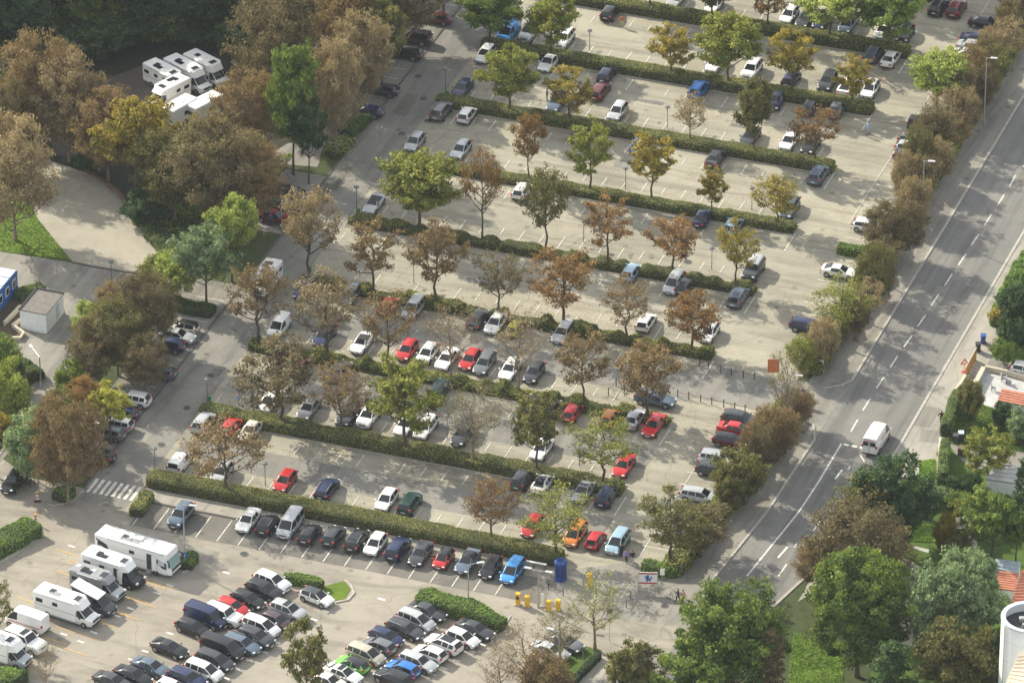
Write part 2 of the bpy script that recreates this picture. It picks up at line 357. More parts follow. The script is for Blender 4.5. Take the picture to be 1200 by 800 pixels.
kerb('square_wall', [(88, 194), (118, 212), (139, 228), (160, 258), (186, 296)], w=.45, h=.45, mat='wood_brown')
kerb('island_kerb', [(393, 706), (408, 703), (415, 695), (411, 686), (404, 680)], w=.25)
kerb('island_kerb', [(214, 672), (228, 665), (231, 659), (226, 653)], w=.25)
kerb('island_kerb', [(57, 591), (63, 593), (82, 589), (98, 575)], w=.2)
kerb('island_kerb', [(575, 742), (592, 733), (598, 722)], w=.2)
# painted marks
def marks(name, segs, z, mat='white_paint', w=.105):
    m = MB()
    for a, b in segs: ribbon(m, [a, b], w, z)
    return tag(m.build(name, [mat]), kind='structure')
rr = random.Random(3)
for k in range(9):
    for sgn in (1, -1):
        if k == 0 and sgn == -1: continue
        segs = []
        for i in range(20):
            x = .3+i*2.5; y0 = k*MOD+sgn*1.9; y1 = k*MOD+sgn*(4.9+rr.uniform(-.5, .25))
            if rr.random() < .10: continue
            segs.append((W(x, y0+sgn*rr.uniform(0, 1.2)), W(x, y1)))
        marks('stall_marking', segs, .052)
marks('stall_marking', [(W(1.4+i*2.5, -4.4), W(1.4+i*2.5, -8.9)) for i in range(18)], .040)
marks('stall_marking', [(W(-7.3, y), W(-11.0, y)) for y in [1+2.6*i for i in range(16)]], .040)
marks('stall_marking', [(W(-7.3, y), W(-11.0, y)) for y in [80+2.6*i for i in range(28)]], .040)
marks('stall_marking', [(W(55.6, y), W(59.4, y)) for y in [6+2.7*i for i in range(12)]], .040)
marks('stall_marking', [(W(53.6+3, y), W(59.4, y)) for y in [60+2.7*i for i in range(30)]], .040)
marks('lane_line', [(W(50.9, k*MOD-5.0), W(50.9, k*MOD-.8)) for k in range(1, 9)], .054, w=.13)
marks('lane_line', [(W(56.2, y), W(56.2, y+19)) for y in (4, 82, 105, 130)], .054, w=.08)
marks('centre_line', [(G(*a), G(*b)) for a, b in [((1183, 219), (1190, 206)), ((1169, 241), (1177, 228)), ((1154, 264), (1162, 251)), ((1138, 288), (1147, 275)), ((1123, 311), (1132, 298)), ((1107, 335), (1116, 321)), ((1091, 359), (1100, 345)), ((1075, 383), (1085, 369)), ((1059, 407), (1069, 393)), ((1043, 431), (1052, 417)), ((1027, 455), (1036, 442)), ((1011, 481), (1020, 467)), ((997, 506), (1005, 492)), ((1199, 196), (1205, 187))]], .046, w=.17)
marks('lane_line', [(W(70.1, 33.8), W(70.1, 25)), (W(70.1, 25), W(69.9, 18.3)), (W(69.9, 18.3), W(68.5, 3.9))], .046, w=.20)
marks('stop_line', [(W(70.4+i*.95, 33.7), W(71.0+i*.95, 33.6)) for i in range(4)], .046, w=.42)
marks('lane_line', [(G(1013, 541), G(1008, 533)), (G(963, 608), G(953, 622)), (G(944, 635), G(934, 648)), (G(922, 661), G(912, 675)), (G(904, 688), G(898, 697))], .046, w=.17)
def arrow(px, py, rz, s=1.0, turn=-1):
    m = MB(); m.add([(-1.5, -.1, 0), (.5, -.1, 0), (.5, .1, 0), (-1.5, .1, 0)], [(0, 1, 2, 3)])
    m.add([(.3, .1, 0), (.5, -.1, 0), (1.1, turn*.42, 0), (.95, turn*.55, 0)][::1], [(0, 1, 2, 3)]); m.add([(.75, turn*.68, 0), (.72, turn*.25, 0), (1.5, turn*.50, 0)], [(0, 1, 2)])
    p = G(px, py); o = m.build('turn_arrow', ['white_paint'], loc=(p.x, p.y, .048), rz=rz); o.scale = (s, s, 1); return tag(o, kind='structure')
arrow(920, 644, 1.45, 1.25); arrow(985, 553, 1.5, 1.1)
m = MB()
for i in range(8):
    x = -6.15+i*.74; m.add([(x, -4.3, .050), (x+.40, -4.3, .050), (x+.40, -1.3, .050), (x, -1.3, .050)], [(0, 1, 2, 3)])
tag(m.build('zebra_crossing', ['white_paint']), kind='structure')
A = math.atan(.33/math.sin(PITCH))                    # lower car park is turned against the upper one
LOWH = YAW-A                                          # heading of cars pointing right and down there
def lowmarks(name, pts, dx, mat, w=.14):
    marks(name, [(G(x-dx/2, y-dx*.17), G(x+dx/2, y+dx*.17)) for x, y in pts], .044, mat, w)
lowmarks('bay_line', [(77, 647), (92, 660), (78, 673), (182, 686), (161, 702), (141, 717), (125, 731), (33, 704), (78, 738), (104, 746), (27, 781)], 24, 'yellow_paint')
lowmarks('bay_line', [(186, 684), (163, 705), (144, 720), (60, 749), (84, 762)], 40, 'yellow_paint')
lowmarks('bay_tick', [(199, 686), (184, 695), (153, 713), (138, 722), (110, 741), (95, 752), (75, 743), (84, 640), (199, 742), (170, 763), (154, 773), (368, 726), (382, 716), (337, 742), (325, 753), (310, 764), (293, 774), (280, 785), (266, 795), (565, 755), (553, 763), (535, 774), (520, 783), (507, 790), (265, 671), (447, 702)], 8, 'white_paint', .3)
# manhole covers
for px, py in [(247, 440), (219, 478), (189, 521), (281, 457), (286, 649), (779, 710), (806, 307), (448, 211), (490, 90), (496, 116), (501, 142), (471, 157), (1137, 252), (735, 397)]:
    m = MB(); m.cyl((0, 0, 0), .42, .03, 18); m.cyl((0, 0, .0), .50, .018, 18, 1); p = G(px, py); tag(m.build('manhole_cover', ['manhole_iron', 'pavement_asphalt'], loc=(p.x, p.y, .05)), kind='structure')
# gardens on the right
sheet('garden_ground', [(1200, 300), (1170, 350), (1155, 400), (1140, 430), (1108, 505), (1104, 545), (1060, 640), (1010, 830), (1400, 830), (1400, 300)], .016, 'garden_grass')
sheet('driveway', [(1146, 405), (1160, 418), (1230, 438), (1230, 458), (1140, 435), (1143, 424)], .030, 'aisle_asphalt')
sheet('patio', [(1148, 436), (1172, 440), (1230, 455), (1230, 488), (1178, 484), (1142, 470)], .034, 'concrete_slab')
sheet('garden_path', [(1112, 520), (1140, 524), (1182, 527), (1230, 534), (1230, 546), (1160, 545), (1140, 552), (1118, 530)], .034, 'pavement_asphalt')
sheet('garden_path', [(1062, 637), (1064, 640), (1088, 648), (1089, 644)], .034, 'concrete_slab')
sheet('garden_path', [(1046, 712), (1066, 725), (1075, 760), (1050, 752), (1062, 745)], .034, 'path_gravel')
sheet('yard', [(1055, 650), (1080, 665), (1062, 710), (1048, 700)], .034, 'pavement_asphalt')
sheet('lawn', [(1062, 612), (1100, 618), (1100, 636), (1064, 634)], .036, 'lawn_grass'); sheet('lawn', [(1078, 540), (1096, 538), (1099, 570), (1093, 580), (1076, 560)], .042, 'lawn_grass')
# ------------------------------------------------------------------ hedges
def sn(P, f):                                        # cheap smooth noise
    x, y, z = P[:, 0]*f, P[:, 1]*f, P[:, 2]*f
    return .5+.25*(np.sin(x*1.3+1.7*np.sin(y*.9+z))+np.sin(y*1.7+1.3*np.sin(x*.7+2*z)+z*1.1))
def hedge(name, label, pts, w, h, mat='leaf_hedge', group=None, dens=95, leaf=.15, rough=.14, brown=0.0, cat='hedge', broken=0.0):
    c = pts[len(pts)//2]; pts = [p-c for p in pts]
    d = [0]
    for a, b in zip(pts, pts[1:]): d.append(d[-1]+(b-a).length)
    Ltot = d[-1]; ns = max(3, int(Ltot/.45)); m = MB(); prof = [(-.5, 0), (-.52, .35), (-.5, .8), (-.40, .97), (-.2, 1.0), (0, 1.01), (.2, 1.0), (.40, .97), (.5, .8), (.52, .35), (.5, 0)]
    def at(t):
        t = min(max(t, 0), Ltot-1e-4)
        for i in range(len(d)-1):
            if t <= d[i+1]: break
        k = (t-d[i])/(d[i+1]-d[i]); p = pts[i].lerp(pts[i+1], k); q = (pts[i+1]-pts[i]).normalized(); return p, Vector((-q.y, q.x, 0))
    ring = []; off = RNG.uniform(0, 99)
    for i in range(ns+1):
        t = Ltot*i/ns; p, nr = at(t); e = 1-.28*(max(0, 1-min(t, Ltot-t)/.45))
        lowf = (sn(np.array([[p.x+c.x+off, p.y+c.y, 0]]), .55)[0]+sn(np.array([[p.x+c.x+off*2, 0, 0]]), 1.7)[0])/2; hf = 1+(lowf-.5)*(.22 if rough > .07 else .10)
        if broken: hf *= 1-broken*min(1, max(0, (.56-lowf)/.12))
        wf_ = .55+.45*min(1, hf)
        for a, b in prof:
            a *= wf_; b *= hf
            q = np.array([[p.x+c.x+a*w+off, p.y+c.y, b*h]]); f = (sn(q, 1.1)[0]-.5)*rough*2+(sn(q, 3.1)[0]-.5)*rough
            ring.append(p+nr*(a*w*e*(1+f*.5))+Vector((0, 0, b*h*(1+f*.7)*(1-.1*(1-e)))))
    n = len(prof); fs = [(i*n+k, i*n+k+1, (i+1)*n+k+1, (i+1)*n+k) for i in range(ns) for k in range(n-1)]
    fs += [tuple(range(n)), tuple(range((ns+1)*n-1, ns*n-1, -1))]
    V = np.array([tuple(p) for p in ring]); F = [f for f in fs if len(f) == 4]
    # leaves on the surface
    Q = V[np.array(F)]; ar = np.linalg.norm(np.cross(Q[:, 2]-Q[:, 0], Q[:, 3]-Q[:, 1]), axis=1)/2
    nl = int(ar.sum()*dens); idx = RNG.choice(len(Q), nl, p=ar/ar.sum()); u, v = RNG.random((2, nl, 1)); q = Q[idx]
    P = (q[:, 0]*(1-u)+q[:, 1]*u)*(1-v)+(q[:, 3]*(1-u)+q[:, 2]*u)*v
    nm = np.cross(Q[:, 2]-Q[:, 0], Q[:, 3]-Q[:, 1]); nm /= np.linalg.norm(nm, axis=1)[:, None]+1e-9; nm = nm[idx]
    if (nm[:, 2].mean() < 0): nm = -nm
    ne = nl//10                                        # end faces
    for base, sg in ((0, -1), (ns, 1)):
        p0 = V[base*n:(base+1)*n]; a = RNG.random((ne//4+30, 1)); b = RNG.random((ne//4+30, 1)); lo = p0[0]*(1-a)+p0[-1]*a; hi = p0[3]*(1-a)+p0[-4]*a
        P = np.vstack([P, lo*(1-b)+hi*b]); dd = (p0[0]-p0[-1]); e = np.array([[-dd[1], dd[0], .2*abs(dd[0])+.3]]); e[:, :2] *= -sg*np.sign(1); nm = np.vstack([nm, np.repeat(e/np.linalg.norm(e), len(a), 0)])
    P = P+RNG.normal(size=P.shape)*.02+nm*RNG.uniform(-.05, .6*leaf-.03, (len(P), 1))
    wp = P+np.array(c); tone = .20+.5*sn(wp, .8)*RNG.uniform(.5, 1.3, len(P))+brown*(sn(wp, .35) > .55)*RNG.uniform(0, .6, len(P))
    me = quads_mesh('hedge', leaf_quads(P, leaf, nm, .5), tone, mat)
    core = MB(); core.add([tuple(x) for x in V*np.array([1, 1, .97])], fs)
    o = thing(name, label, cat, tuple(c), group=group)
    core.build('branches', ['hedge_core'], o); link('foliage', me, o); return o
HN = ['long bottom hedge of the upper car park', 'second hedge from the bottom', 'third hedge from the bottom', 'fourth hedge from the bottom', 'fifth hedge from the bottom', 'fifth hedge from the top', 'fourth hedge from the top', 'third hedge from the top', 'second hedge from the top', 'topmost hedge']
HN = ['bottom long hedge', 'second hedge', 'third hedge', 'fourth hedge', 'fifth hedge', 'sixth hedge', 'seventh hedge', 'eighth hedge', 'ninth hedge', 'topmost hedge']
HL = ['longest clipped hedge, at the foot of the upper car park beside the footpath', 'second clipped hedge from the bottom, between two rows of parked cars',
      'third hedge from the bottom, ragged and yellowing under bare trees', 'fourth hedge from the bottom, ragged with brown leaves', 'fifth hedge from the bottom, middle of the car park, broken at its left end',
      'sixth hedge from the bottom, low and neat under rusty trees', 'seventh hedge from the bottom, low and clipped', 'eighth hedge from the bottom, green and clipped', 'ninth hedge from the bottom, crossed by the top edge of the photo']
HX = [(-.3, 48.6), (-.4, 50.2), (-.5, 50.4), (-.3, 50.5), (-.3, 50.6), (-.4, 50.6), (-.6, 50.6), (-.3, 50.8), (0, 50.8)]
for k, (a, b) in enumerate(HX):
    rg = [.05, .06, .32, .34, .18, .05, .05, .05, .06][k]; col = 'leaf_hedge' if k not in (2, 3) else 'leaf_yellowgreen'
    y = k*MOD
    hedge('clipped_hedge', HL[k], [W(a, y), W((a+b)/2, y), W(b, y+(.0 if k else -.3))], [2.5, 2.3, 2.1, 1.9, 1.9, 1.9, 2.1, 2.2, 2.2][k], [1.35, 1.25, 1.15, 1.05, 1.05, 1.05, 1.15, 1.25, 1.3][k],
          col, 'hedges between the parking rows', rough=rg, brown=.5 if k in (2, 3, 4) else .3, dens=80 if k in (2, 3) else 125, leaf=.17 if k in (2, 3) else .115, broken=[0, .15, .38, .40, .40, .1, .05, 0, 0][k])
    wsheet('planting_bed', a-.1, b+.1, y-[1.45, 1.4, 1.4, 1.3, 1.3, 1.2, 1.25, 1.3, 1.3][k], y+[1.45, 1.4, 1.4, 1.3, 1.3, 1.2, 1.25, 1.3, 1.3][k], .045, 'litter_soil')
    for sg in (-1, 1): wkerb('bed_kerb', [(a-.1, y+sg*[1.5, 1.45, 1.45, 1.35, 1.35, 1.25, 1.3, 1.35, 1.35][k]), (b+.1, y+sg*[1.5, 1.45, 1.45, 1.35, 1.35, 1.25, 1.3, 1.35, 1.35][k])], w=.12, h=.09)
hedge('clipped_hedge', 'trimmed hedge at the top right edge of the photo beyond the last rows', [W(-1, 9*MOD), W(20, 9*MOD), W(50, 9*MOD)], 1.8, 1.2, group='hedges between the parking rows', dens=40)
P_ = lambda *a: [G(*p) for p in a]
hedge('roadside_hedge', 'long shaded hedge between the car park and the road, upper section', [W(62.2, 190), W(62.2, 120), W(62.2, 47)], 2.6, 1.7, 'leaf_hedge', 'roadside hedges', dens=70, rough=.22, leaf=.18)
hedge('roadside_hedge', 'shaded roadside hedge below the path opening, lower section', [W(62.4, 38), W(62.1, 18), W(60.6, 1.2)], 2.6, 1.7, 'leaf_hedge', 'roadside hedges', dens=70, rough=.22, leaf=.18)
hedge('hedge_end', 'low green hedge stub sticking out beside the white car on the right', [W(56.9, 75.3), W(59.5, 75.3), W(61.2, 75.3)], 1.5, 1.1, 'leaf_privet')
hedge('hedge_end', 'clipped bright green hedge end by the lion sign', P_((753, 668), (775, 672), (796, 674)), 1.6, 1.3, 'leaf_privet')
hedge('box_hedge', 'short square hedge block right of the zebra crossing', P_((158, 606), (166, 594), (174, 583)), 1.6, 1.0, 'leaf_hedge')
hedge('box_hedge', 'round green bush on the kerbed corner left of the zebra crossing', P_((68, 588), (75, 583), (82, 577)), 2.0, 1.2, 'leaf_privet', rough=.3)
hedge('box_hedge', 'small bush with a blue sign beside the large motorhome', P_((217, 668), (222, 661), (227, 656)), 1.8, 1.0, 'leaf_privet', rough=.3)
hedge('island_hedge', 'bright green hedge on the kerbed island at the left edge', P_((-25, 655), (10, 638), (40, 622)), 3.4, 1.4, 'leaf_privet', rough=.2)
hedge('island_hedge', 'narrow green hedge on the island behind two white cars', P_((334, 680), (355, 684), (378, 690)), 1.3, 1.1, 'leaf_privet', rough=.2)
hedge('island_hedge', 'bushy green hedge below the lamp post between parked cars', P_((490, 706), (530, 716), (590, 738)), 2.4, 1.5, 'leaf_privet', rough=.25)
hedge('ground_cover', 'low green planting at the bottom left corner', P_((-20, 800), (8, 798), (22, 806)), 3.2, 1.4, 'leaf_privet', rough=.3)
sheet('lawn', [(375, 688), (403, 681), (411, 690), (404, 702), (388, 704)], .06, 'lawn_grass')
hedge('garden_hedge', 'tall clipped green garden hedge beside the cyclist on the pavement', P_((1121, 472), (1115, 490), (1107, 512)), 1.3, 1.9, 'leaf_privet', 'clipped garden hedges', leaf=.12)
hedge('garden_hedge', 'tall clipped garden hedge right of the rounded lawn corner', P_((1107, 528), (1106, 545), (1104, 572)), 1.2, 1.9, 'leaf_privet', 'clipped garden hedges', leaf=.12)
hedge('garden_hedge', 'high bright hedge at the right edge beside the pavement', P_((1206, 312), (1185, 350), (1170, 384)), 2.2, 2.4, 'leaf_privet', 'clipped garden hedges', leaf=.16, rough=.2)
hedge('low_hedge', 'low dark hedge along the gravel path near the bottom edge', P_((702, 770), (680, 792), (662, 812)), .8, .7, 'leaf_dark')
hedge('shrub_bed', 'green shrubs below the light green tree at the aisle corner', P_((203, 358), (225, 364), (250, 370)), 2.2, .9, 'leaf_green', rough=.3)
hedge('shrub_bed', 'dark green shrubs beside the blue site container', P_((20, 352), (38, 344), (50, 338)), 1.8, .8, 'leaf_green', rough=.35)
hedge('shrub_bed', 'dark shrub bed left of the path below the street lamp', P_((12, 448), (28, 440), (40, 434)), 4.0, 1.2, 'leaf_green', rough=.35)
hedge('shrub_bed', 'green undergrowth beside the low brown wall', P_((165, 256), (190, 284), (205, 312)), 2.5, .8, 'leaf_green', rough=.4)
hedge('shrub_bed', 'yellow-green shrubs under the tan tree near the garden path', P_((388, 185), (398, 177), (410, 166)), 2.2, .7, 'leaf_fresh', rough=.4)
hedge('shrub_bed', 'dark green undergrowth below the tall brown trees at the aisle', P_((404, 160), (418, 148), (432, 132)), 2.5, .9, 'leaf_green', rough=.4)

# repairs cut into the asphalt
rp = random.Random(21)
PZ = [0]
def patch(x, y, w, h, mat, z=.047, rz=0.0):
    PZ[0] += 1; z += (PZ[0] % 9)*.0006; m = MB(); c, s_ = math.cos(rz), math.sin(rz); q = [(-w/2, -h/2), (w/2, -h/2+rp.uniform(-.1, .1)), (w/2+rp.uniform(-.2, .2), h/2), (-w/2, h/2)]
    m.add([(x+a*c-b*s_, y+a*s_+b*c, z) for a, b in q], [(0, 1, 2, 3)]); tag(m.build('asphalt_patch', [mat]), kind='structure')
for i in range(26):
    k = rp.randint(0, 8); patch(rp.uniform(2, 48), k*MOD+MOD/2+rp.uniform(-1.5, 1.5), rp.uniform(1, 5), rp.uniform(.6, 1.6), rp.choice(['aisle_asphalt', 'pavement_asphalt', 'road_asphalt']), .046)
for i in range(12): patch(rp.uniform(68.5, 75), rp.uniform(20, 140), rp.uniform(.8, 2.2), rp.uniform(2, 9), rp.choice(['aisle_asphalt', 'row_asphalt']), .0365)
for i in range(9): patch(rp.uniform(-6, -2), rp.uniform(5, 110), rp.uniform(.8, 1.6), rp.uniform(2, 7), rp.choice(['row_asphalt', 'pavement_asphalt']), .034)
for i in range(10): patch(rp.uniform(-8, 40), rp.uniform(-30, -11), rp.uniform(.8, 4), rp.uniform(.8, 3), rp.choice(['pavement_asphalt', 'aisle_asphalt', 'lower_asphalt']), .030, rp.uniform(-.3, 0))
for i in range(8): patch(rp.uniform(77.2, 79.5), rp.uniform(40, 120), rp.uniform(1, 2), rp.uniform(1.5, 5), 'pavement_asphalt', .046)
# blades and clover standing up from the lawns
def tufts(pxs, n, mat, size=.16):
    P = np.array([tuple(G(*p)[:2]) for p in pxs]); lo, hi = P.min(0), P.max(0); q = RNG.uniform(lo, hi, (n, 2)); ins = np.zeros(n, bool); j = len(P)-1
    for i in range(len(P)):
        c = ((P[i, 1] > q[:, 1]) != (P[j, 1] > q[:, 1])) & (q[:, 0] < (P[j, 0]-P[i, 0])*(q[:, 1]-P[i, 1])/(P[j, 1]-P[i, 1]+1e-9)+P[i, 0]); ins ^= c; j = i
    q = q[ins]; Q = np.stack([q[:, 0], q[:, 1], np.full(len(q), .10)], 1)
    tag(link('grass_tufts', quads_mesh('grass_tufts', leaf_quads(Q, size, np.array([[0, 0, .8]])), .15+.7*sn(Q, .9)*RNG.uniform(.5, 1.4, len(Q)), mat)), kind='stuff')
tufts([(-60, 275), (-60, 150), (8, 186), (30, 225), (45, 258), (83, 305), (0, 294)], 26000, 'leaf_privet')
tufts([(930, 740), (990, 770), (985, 830), (920, 830)], 9000, 'leaf_privet'); tufts([(1112, 470), (1230, 488), (1230, 534), (1108, 520)], 12000, 'leaf_green'); tufts([(1062, 612), (1100, 618), (1100, 636), (1064, 634)], 5000, 'leaf_privet')
tufts([(1078, 540), (1096, 538), (1099, 570), (1093, 580), (1076, 560)], 5000, 'leaf_privet'); tufts([(150, 225), (200, 300), (260, 330), (300, 250), (345, 180), (200, 200)], 22000, 'leaf_green', .25)

for i in range(150):                                  # oil drips where cars stand
    k = rp.randint(0, 8); sg = rp.choice((-1, 1)); x = rp.randint(0, 19)*2.5+1.6+rp.uniform(-.3, .3); y = k*MOD+sg*rp.uniform(2.4, 4.6)
    if k == 0 and sg < 0: y = -rp.uniform(5, 8); x = x*.9+2
    r = rp.uniform(.10, .32); m = MB(); m.add([(x+math.cos(a)*r*rp.uniform(.6, 1.3), y+math.sin(a)*r*rp.uniform(.6, 1.5), .058+i*.00002) for a in np.linspace(0, 5.6, 9)], [tuple(range(9))]); tag(m.build('oil_stain', ['oil_stain']), kind='structure')
# ================================================================== VEHICLES
# stations from rear (0) to front (1): f, belt height, top height, top half width, plan width, top face, side glass
TYPES = {
 'hatchback': dict(L=4.15, W=1.78, H=1.48, st=[(0, .70, .74, .70, .84, 'b', 0), (.015, .93, .97, .78, .92, 'R', 0), (.12, .96, 1.40, .74, .97, 'r', 1), (.22, .95, 1.46, .75, 1, 'r', 1), (.40, .94, 1.48, .76, 1, 'r', 0), (.42, .94, 1.48, .76, 1, 'r', 1), (.57, .92, 1.43, .74, 1, 'g', 1), (.755, .90, .95, .84, .99, 'b', 0), (.93, .72, .78, .80, .92, 'b', 0), (1, .55, .60, .66, .76, 'b', 0)]),
 'small car': dict(L=3.6, W=1.66, H=1.50, st=[(0, .70, .74, .70, .84, 'b', 0), (.015, .92, .97, .78, .92, 'R', 0), (.11, .95, 1.42, .74, .97, 'r', 1), (.22, .94, 1.49, .75, 1, 'r', 1), (.42, .93, 1.50, .76, 1, 'r', 0), (.44, .93, 1.50, .76, 1, 'r', 1), (.60, .91, 1.44, .74, 1, 'g', 1), (.80, .90, .95, .82, .99, 'b', 0), (.95, .72, .78, .78, .90, 'b', 0), (1, .55, .60, .66, .76, 'b', 0)]),
 'saloon': dict(L=4.7, W=1.84, H=1.44, st=[(0, .68, .72, .68, .82, 'b', 0), (.02, .93, .97, .76, .90, 'b', 0), (.14, .97, 1.01, .80, .96, 'R', 0), (.27, .96, 1.36, .70, .99, 'r', 1), (.42, .94, 1.44, .73, 1, 'r', 0), (.435, .94, 1.44, .73, 1, 'r', 1), (.57, .92, 1.40, .71, 1, 'g', 1), (.73, .90, .95, .84, .99, 'b', 0), (.93, .72, .79, .80, .92, 'b', 0), (1, .53, .58, .64, .74, 'b', 0)]),
 'coupe': dict(L=4.55, W=1.88, H=1.36, st=[(0, .66, .70, .68, .82, 'b', 0), (.02, .90, .95, .76, .90, 'b', 0), (.09, .95, .99, .80, .97, 'R', 0), (.30, .94, 1.30, .66, 1, 'r', 1), (.44, .91, 1.36, .68, 1, 'r', 1), (.54, .89, 1.33, .68, .99, 'g', 1), (.71, .86, .91, .84, .98, 'b', 0), (.93, .68, .75, .80, .92, 'b', 0), (1, .50, .55, .62, .74, 'b', 0)]),
 'estate car': dict(L=4.75, W=1.84, H=1.48, st=[(0, .70, .74, .70, .84, 'b', 0), (.015, .95, .99, .78, .92, 'R', 0), (.09, .97, 1.40, .72, .96, 'r', 1), (.24, .96, 1.46, .74, 1, 'r', 0), (.26, .96, 1.46, .74, 1, 'r', 1), (.43, .94, 1.48, .74, 1, 'r', 0), (.445, .94, 1.48, .74, 1, 'r', 1), (.58, .92, 1.43, .72, 1, 'g', 1), (.735, .91, .96, .84, .99, 'b', 0), (.93, .73, .80, .80, .92, 'b', 0), (1, .55, .60, .66, .76, 'b', 0)]),
 'SUV': dict(L=4.6, W=1.90, H=1.67, st=[(0, .80, .85, .72, .86, 'b', 0), (.015, 1.08, 1.12, .80, .93, 'R', 0), (.10, 1.12, 1.58, .74, .97, 'r', 1), (.23, 1.10, 1.65, .76, 1, 'r', 0), (.25, 1.10, 1.65, .76, 1, 'r', 1), (.42, 1.08, 1.67, .76, 1, 'r', 0), (.44, 1.08, 1.67, .76, 1, 'r', 1), (.58, 1.06, 1.61, .74, 1, 'g', 1), (.735, 1.05, 1.11, .86, 1, 'b', 0), (.94, .90, .98, .84, .94, 'b', 0), (1, .66, .72, .70, .80, 'b', 0)]),
 'off-roader': dict(L=4.7, W=1.9, H=1.85, st=[(0, .85, .90, .78, .92, 'b', 0), (.015, 1.15, 1.2, .84, .96, 'R', 0), (.05, 1.17, 1.78, .80, .98, 'r', 1), (.24, 1.16, 1.84, .80, 1, 'r', 0), (.26, 1.16, 1.84, .80, 1, 'r', 1), (.43, 1.15, 1.85, .80, 1, 'r', 0), (.45, 1.15, 1.85, .80, 1, 'r', 1), (.60, 1.13, 1.80, .79, 1, 'g', 1), (.69, 1.12, 1.18, .90, 1, 'b', 0), (.95, 1.04, 1.10, .88, .96, 'b', 0), (1, .75, .82, .80, .88, 'b', 0)]),
 'people carrier': dict(L=4.6, W=1.84, H=1.66, st=[(0, .76, .80, .72, .86, 'b', 0), (.015, 1.02, 1.06, .80, .93, 'R', 0), (.075, 1.04, 1.58, .76, .97, 'r', 1), (.22, 1.02, 1.64, .77, 1, 'r', 0), (.24, 1.02, 1.64, .77, 1, 'r', 1), (.44, 1.0, 1.66, .77, 1, 'r', 0), (.46, 1.0, 1.66, .77, 1, 'r', 1), (.62, .98, 1.58, .74, 1, 'g', 1), (.82, .96, 1.02, .84, .98, 'b', 0), (.95, .76, .82, .80, .90, 'b', 0), (1, .58, .63, .66, .76, 'b', 0)]),
 'minibus': dict(L=5.0, W=1.94, H=1.97, st=[(0, .90, .95, .80, .92, 'b', 0), (.01, 1.15, 1.2, .84, .95, 'R', 0), (.035, 1.17, 1.90, .80, .97, 'r', 1), (.28, 1.15, 1.96, .81, 1, 'r', 0), (.30, 1.15, 1.96, .81, 1, 'r', 1), (.54, 1.13, 1.97, .81, 1, 'r', 0), (.56, 1.13, 1.97, .81, 1, 'r', 1), (.71, 1.12, 1.88, .78, 1, 'g', 1), (.87, 1.10, 1.16, .84, .98, 'b', 0), (.97, .88, .95, .80, .90, 'b', 0), (1, .66, .72, .72, .82, 'b', 0)]),
 'small van': dict(L=4.4, W=1.82, H=1.83, st=[(0, .90, .95, .80, .92, 'b', 0), (.01, 1.12, 1.16, .84, .95, 'R', 0), (.04, 1.14, 1.76, .80, .97, 'r', 0), (.28, 1.12, 1.82, .81, 1, 'r', 0), (.46, 1.10, 1.83, .81, 1, 'r', 1), (.63, 1.06, 1.74, .78, 1, 'g', 1), (.80, 1.02, 1.08, .84, .98, 'b', 0), (.95, .84, .90, .80, .90, 'b', 0), (1, .62, .68, .70, .80, 'b', 0)]),
 'panel van': dict(L=5.6, W=2.04, H=2.45, st=[(0, 1.0, 1.05, .86, .95, 'b', 0), (.01, 1.35, 1.40, .90, .97, 'P', 0), (.025, 1.38, 2.38, .85, .98, 'r', 0), (.35, 1.38, 2.44, .86, 1, 'r', 0), (.62, 1.36, 2.45, .86, 1, 'r', 1), (.74, 1.30, 2.34, .82, 1, 'g', 1), (.89, 1.22, 1.28, .86, .98, 'b', 0), (.975, .95, 1.02, .82, .90, 'b', 0), (1, .68, .74, .74, .84, 'b', 0)]),
 'van': dict(L=5.3, W=1.98, H=2.02, st=[(0, .95, 1.0, .84, .94, 'b', 0), (.01, 1.2, 1.25, .88, .96, 'R', 0), (.03, 1.22, 1.95, .84, .98, 'r', 0), (.30, 1.2, 2.01, .84, 1, 'r', 0), (.56, 1.18, 2.02, .84, 1, 'r', 1), (.70, 1.15, 1.93, .80, 1, 'g', 1), (.84, 1.12, 1.18, .86, .98, 'b', 0), (.97, .92, .99, .82, .90, 'b', 0), (1, .66, .72, .74, .84, 'b', 0)]),
 'convertible': dict(L=4.4, W=1.80, H=1.35, st=[(0, .68, .72, .70, .84, 'b', 0), (.02, .92, .96, .78, .92, 'b', 0), (.17, .95, .99, .84, .98, 'C', 0), (.30, .93, .99, .82, 1, 'C', 0), (.52, .90, .96, .80, 1, 'C', 0), (.57, .90, 1.34, .70, 1, 'g', 1), (.70, .88, .93, .84, .99, 'b', 0), (.93, .70, .76, .80, .92, 'b', 0), (1, .53, .58, .64, .74, 'b', 0)]),
}
def ring(st, L, Wd, zb=.24):
    f, belt, top, tw, wf, tk, sg = st; x = (f-.5)*L
    if tk in 'rgR' and top > belt+.2: tw *= .945
    wf *= 1-.16*max(0, 1-min(f, 1-f)/.04)-.05*max(0, 1-min(f, 1-f)/.12); tw = min(tw, wf*.93); w = Wd/2*wf; t = Wd/2*tw
    lo = zb+.12*max(0, 1-min(f, 1-f)/.05)
    crown = min(.085, (top-belt)*.35)
    half = [(w*.90, lo), (w*.985, lo+.16), (w, (lo+belt)*.55), (w*.985, belt-.08), (w*.955, belt), (t, top-crown-.012), (t*.88, top-.032), (t*.45, top)]
    return [(x, -a, b) for a, b in half]+[(x, a, b) for a, b in half[::-1]]
BODY_PROTO = {}
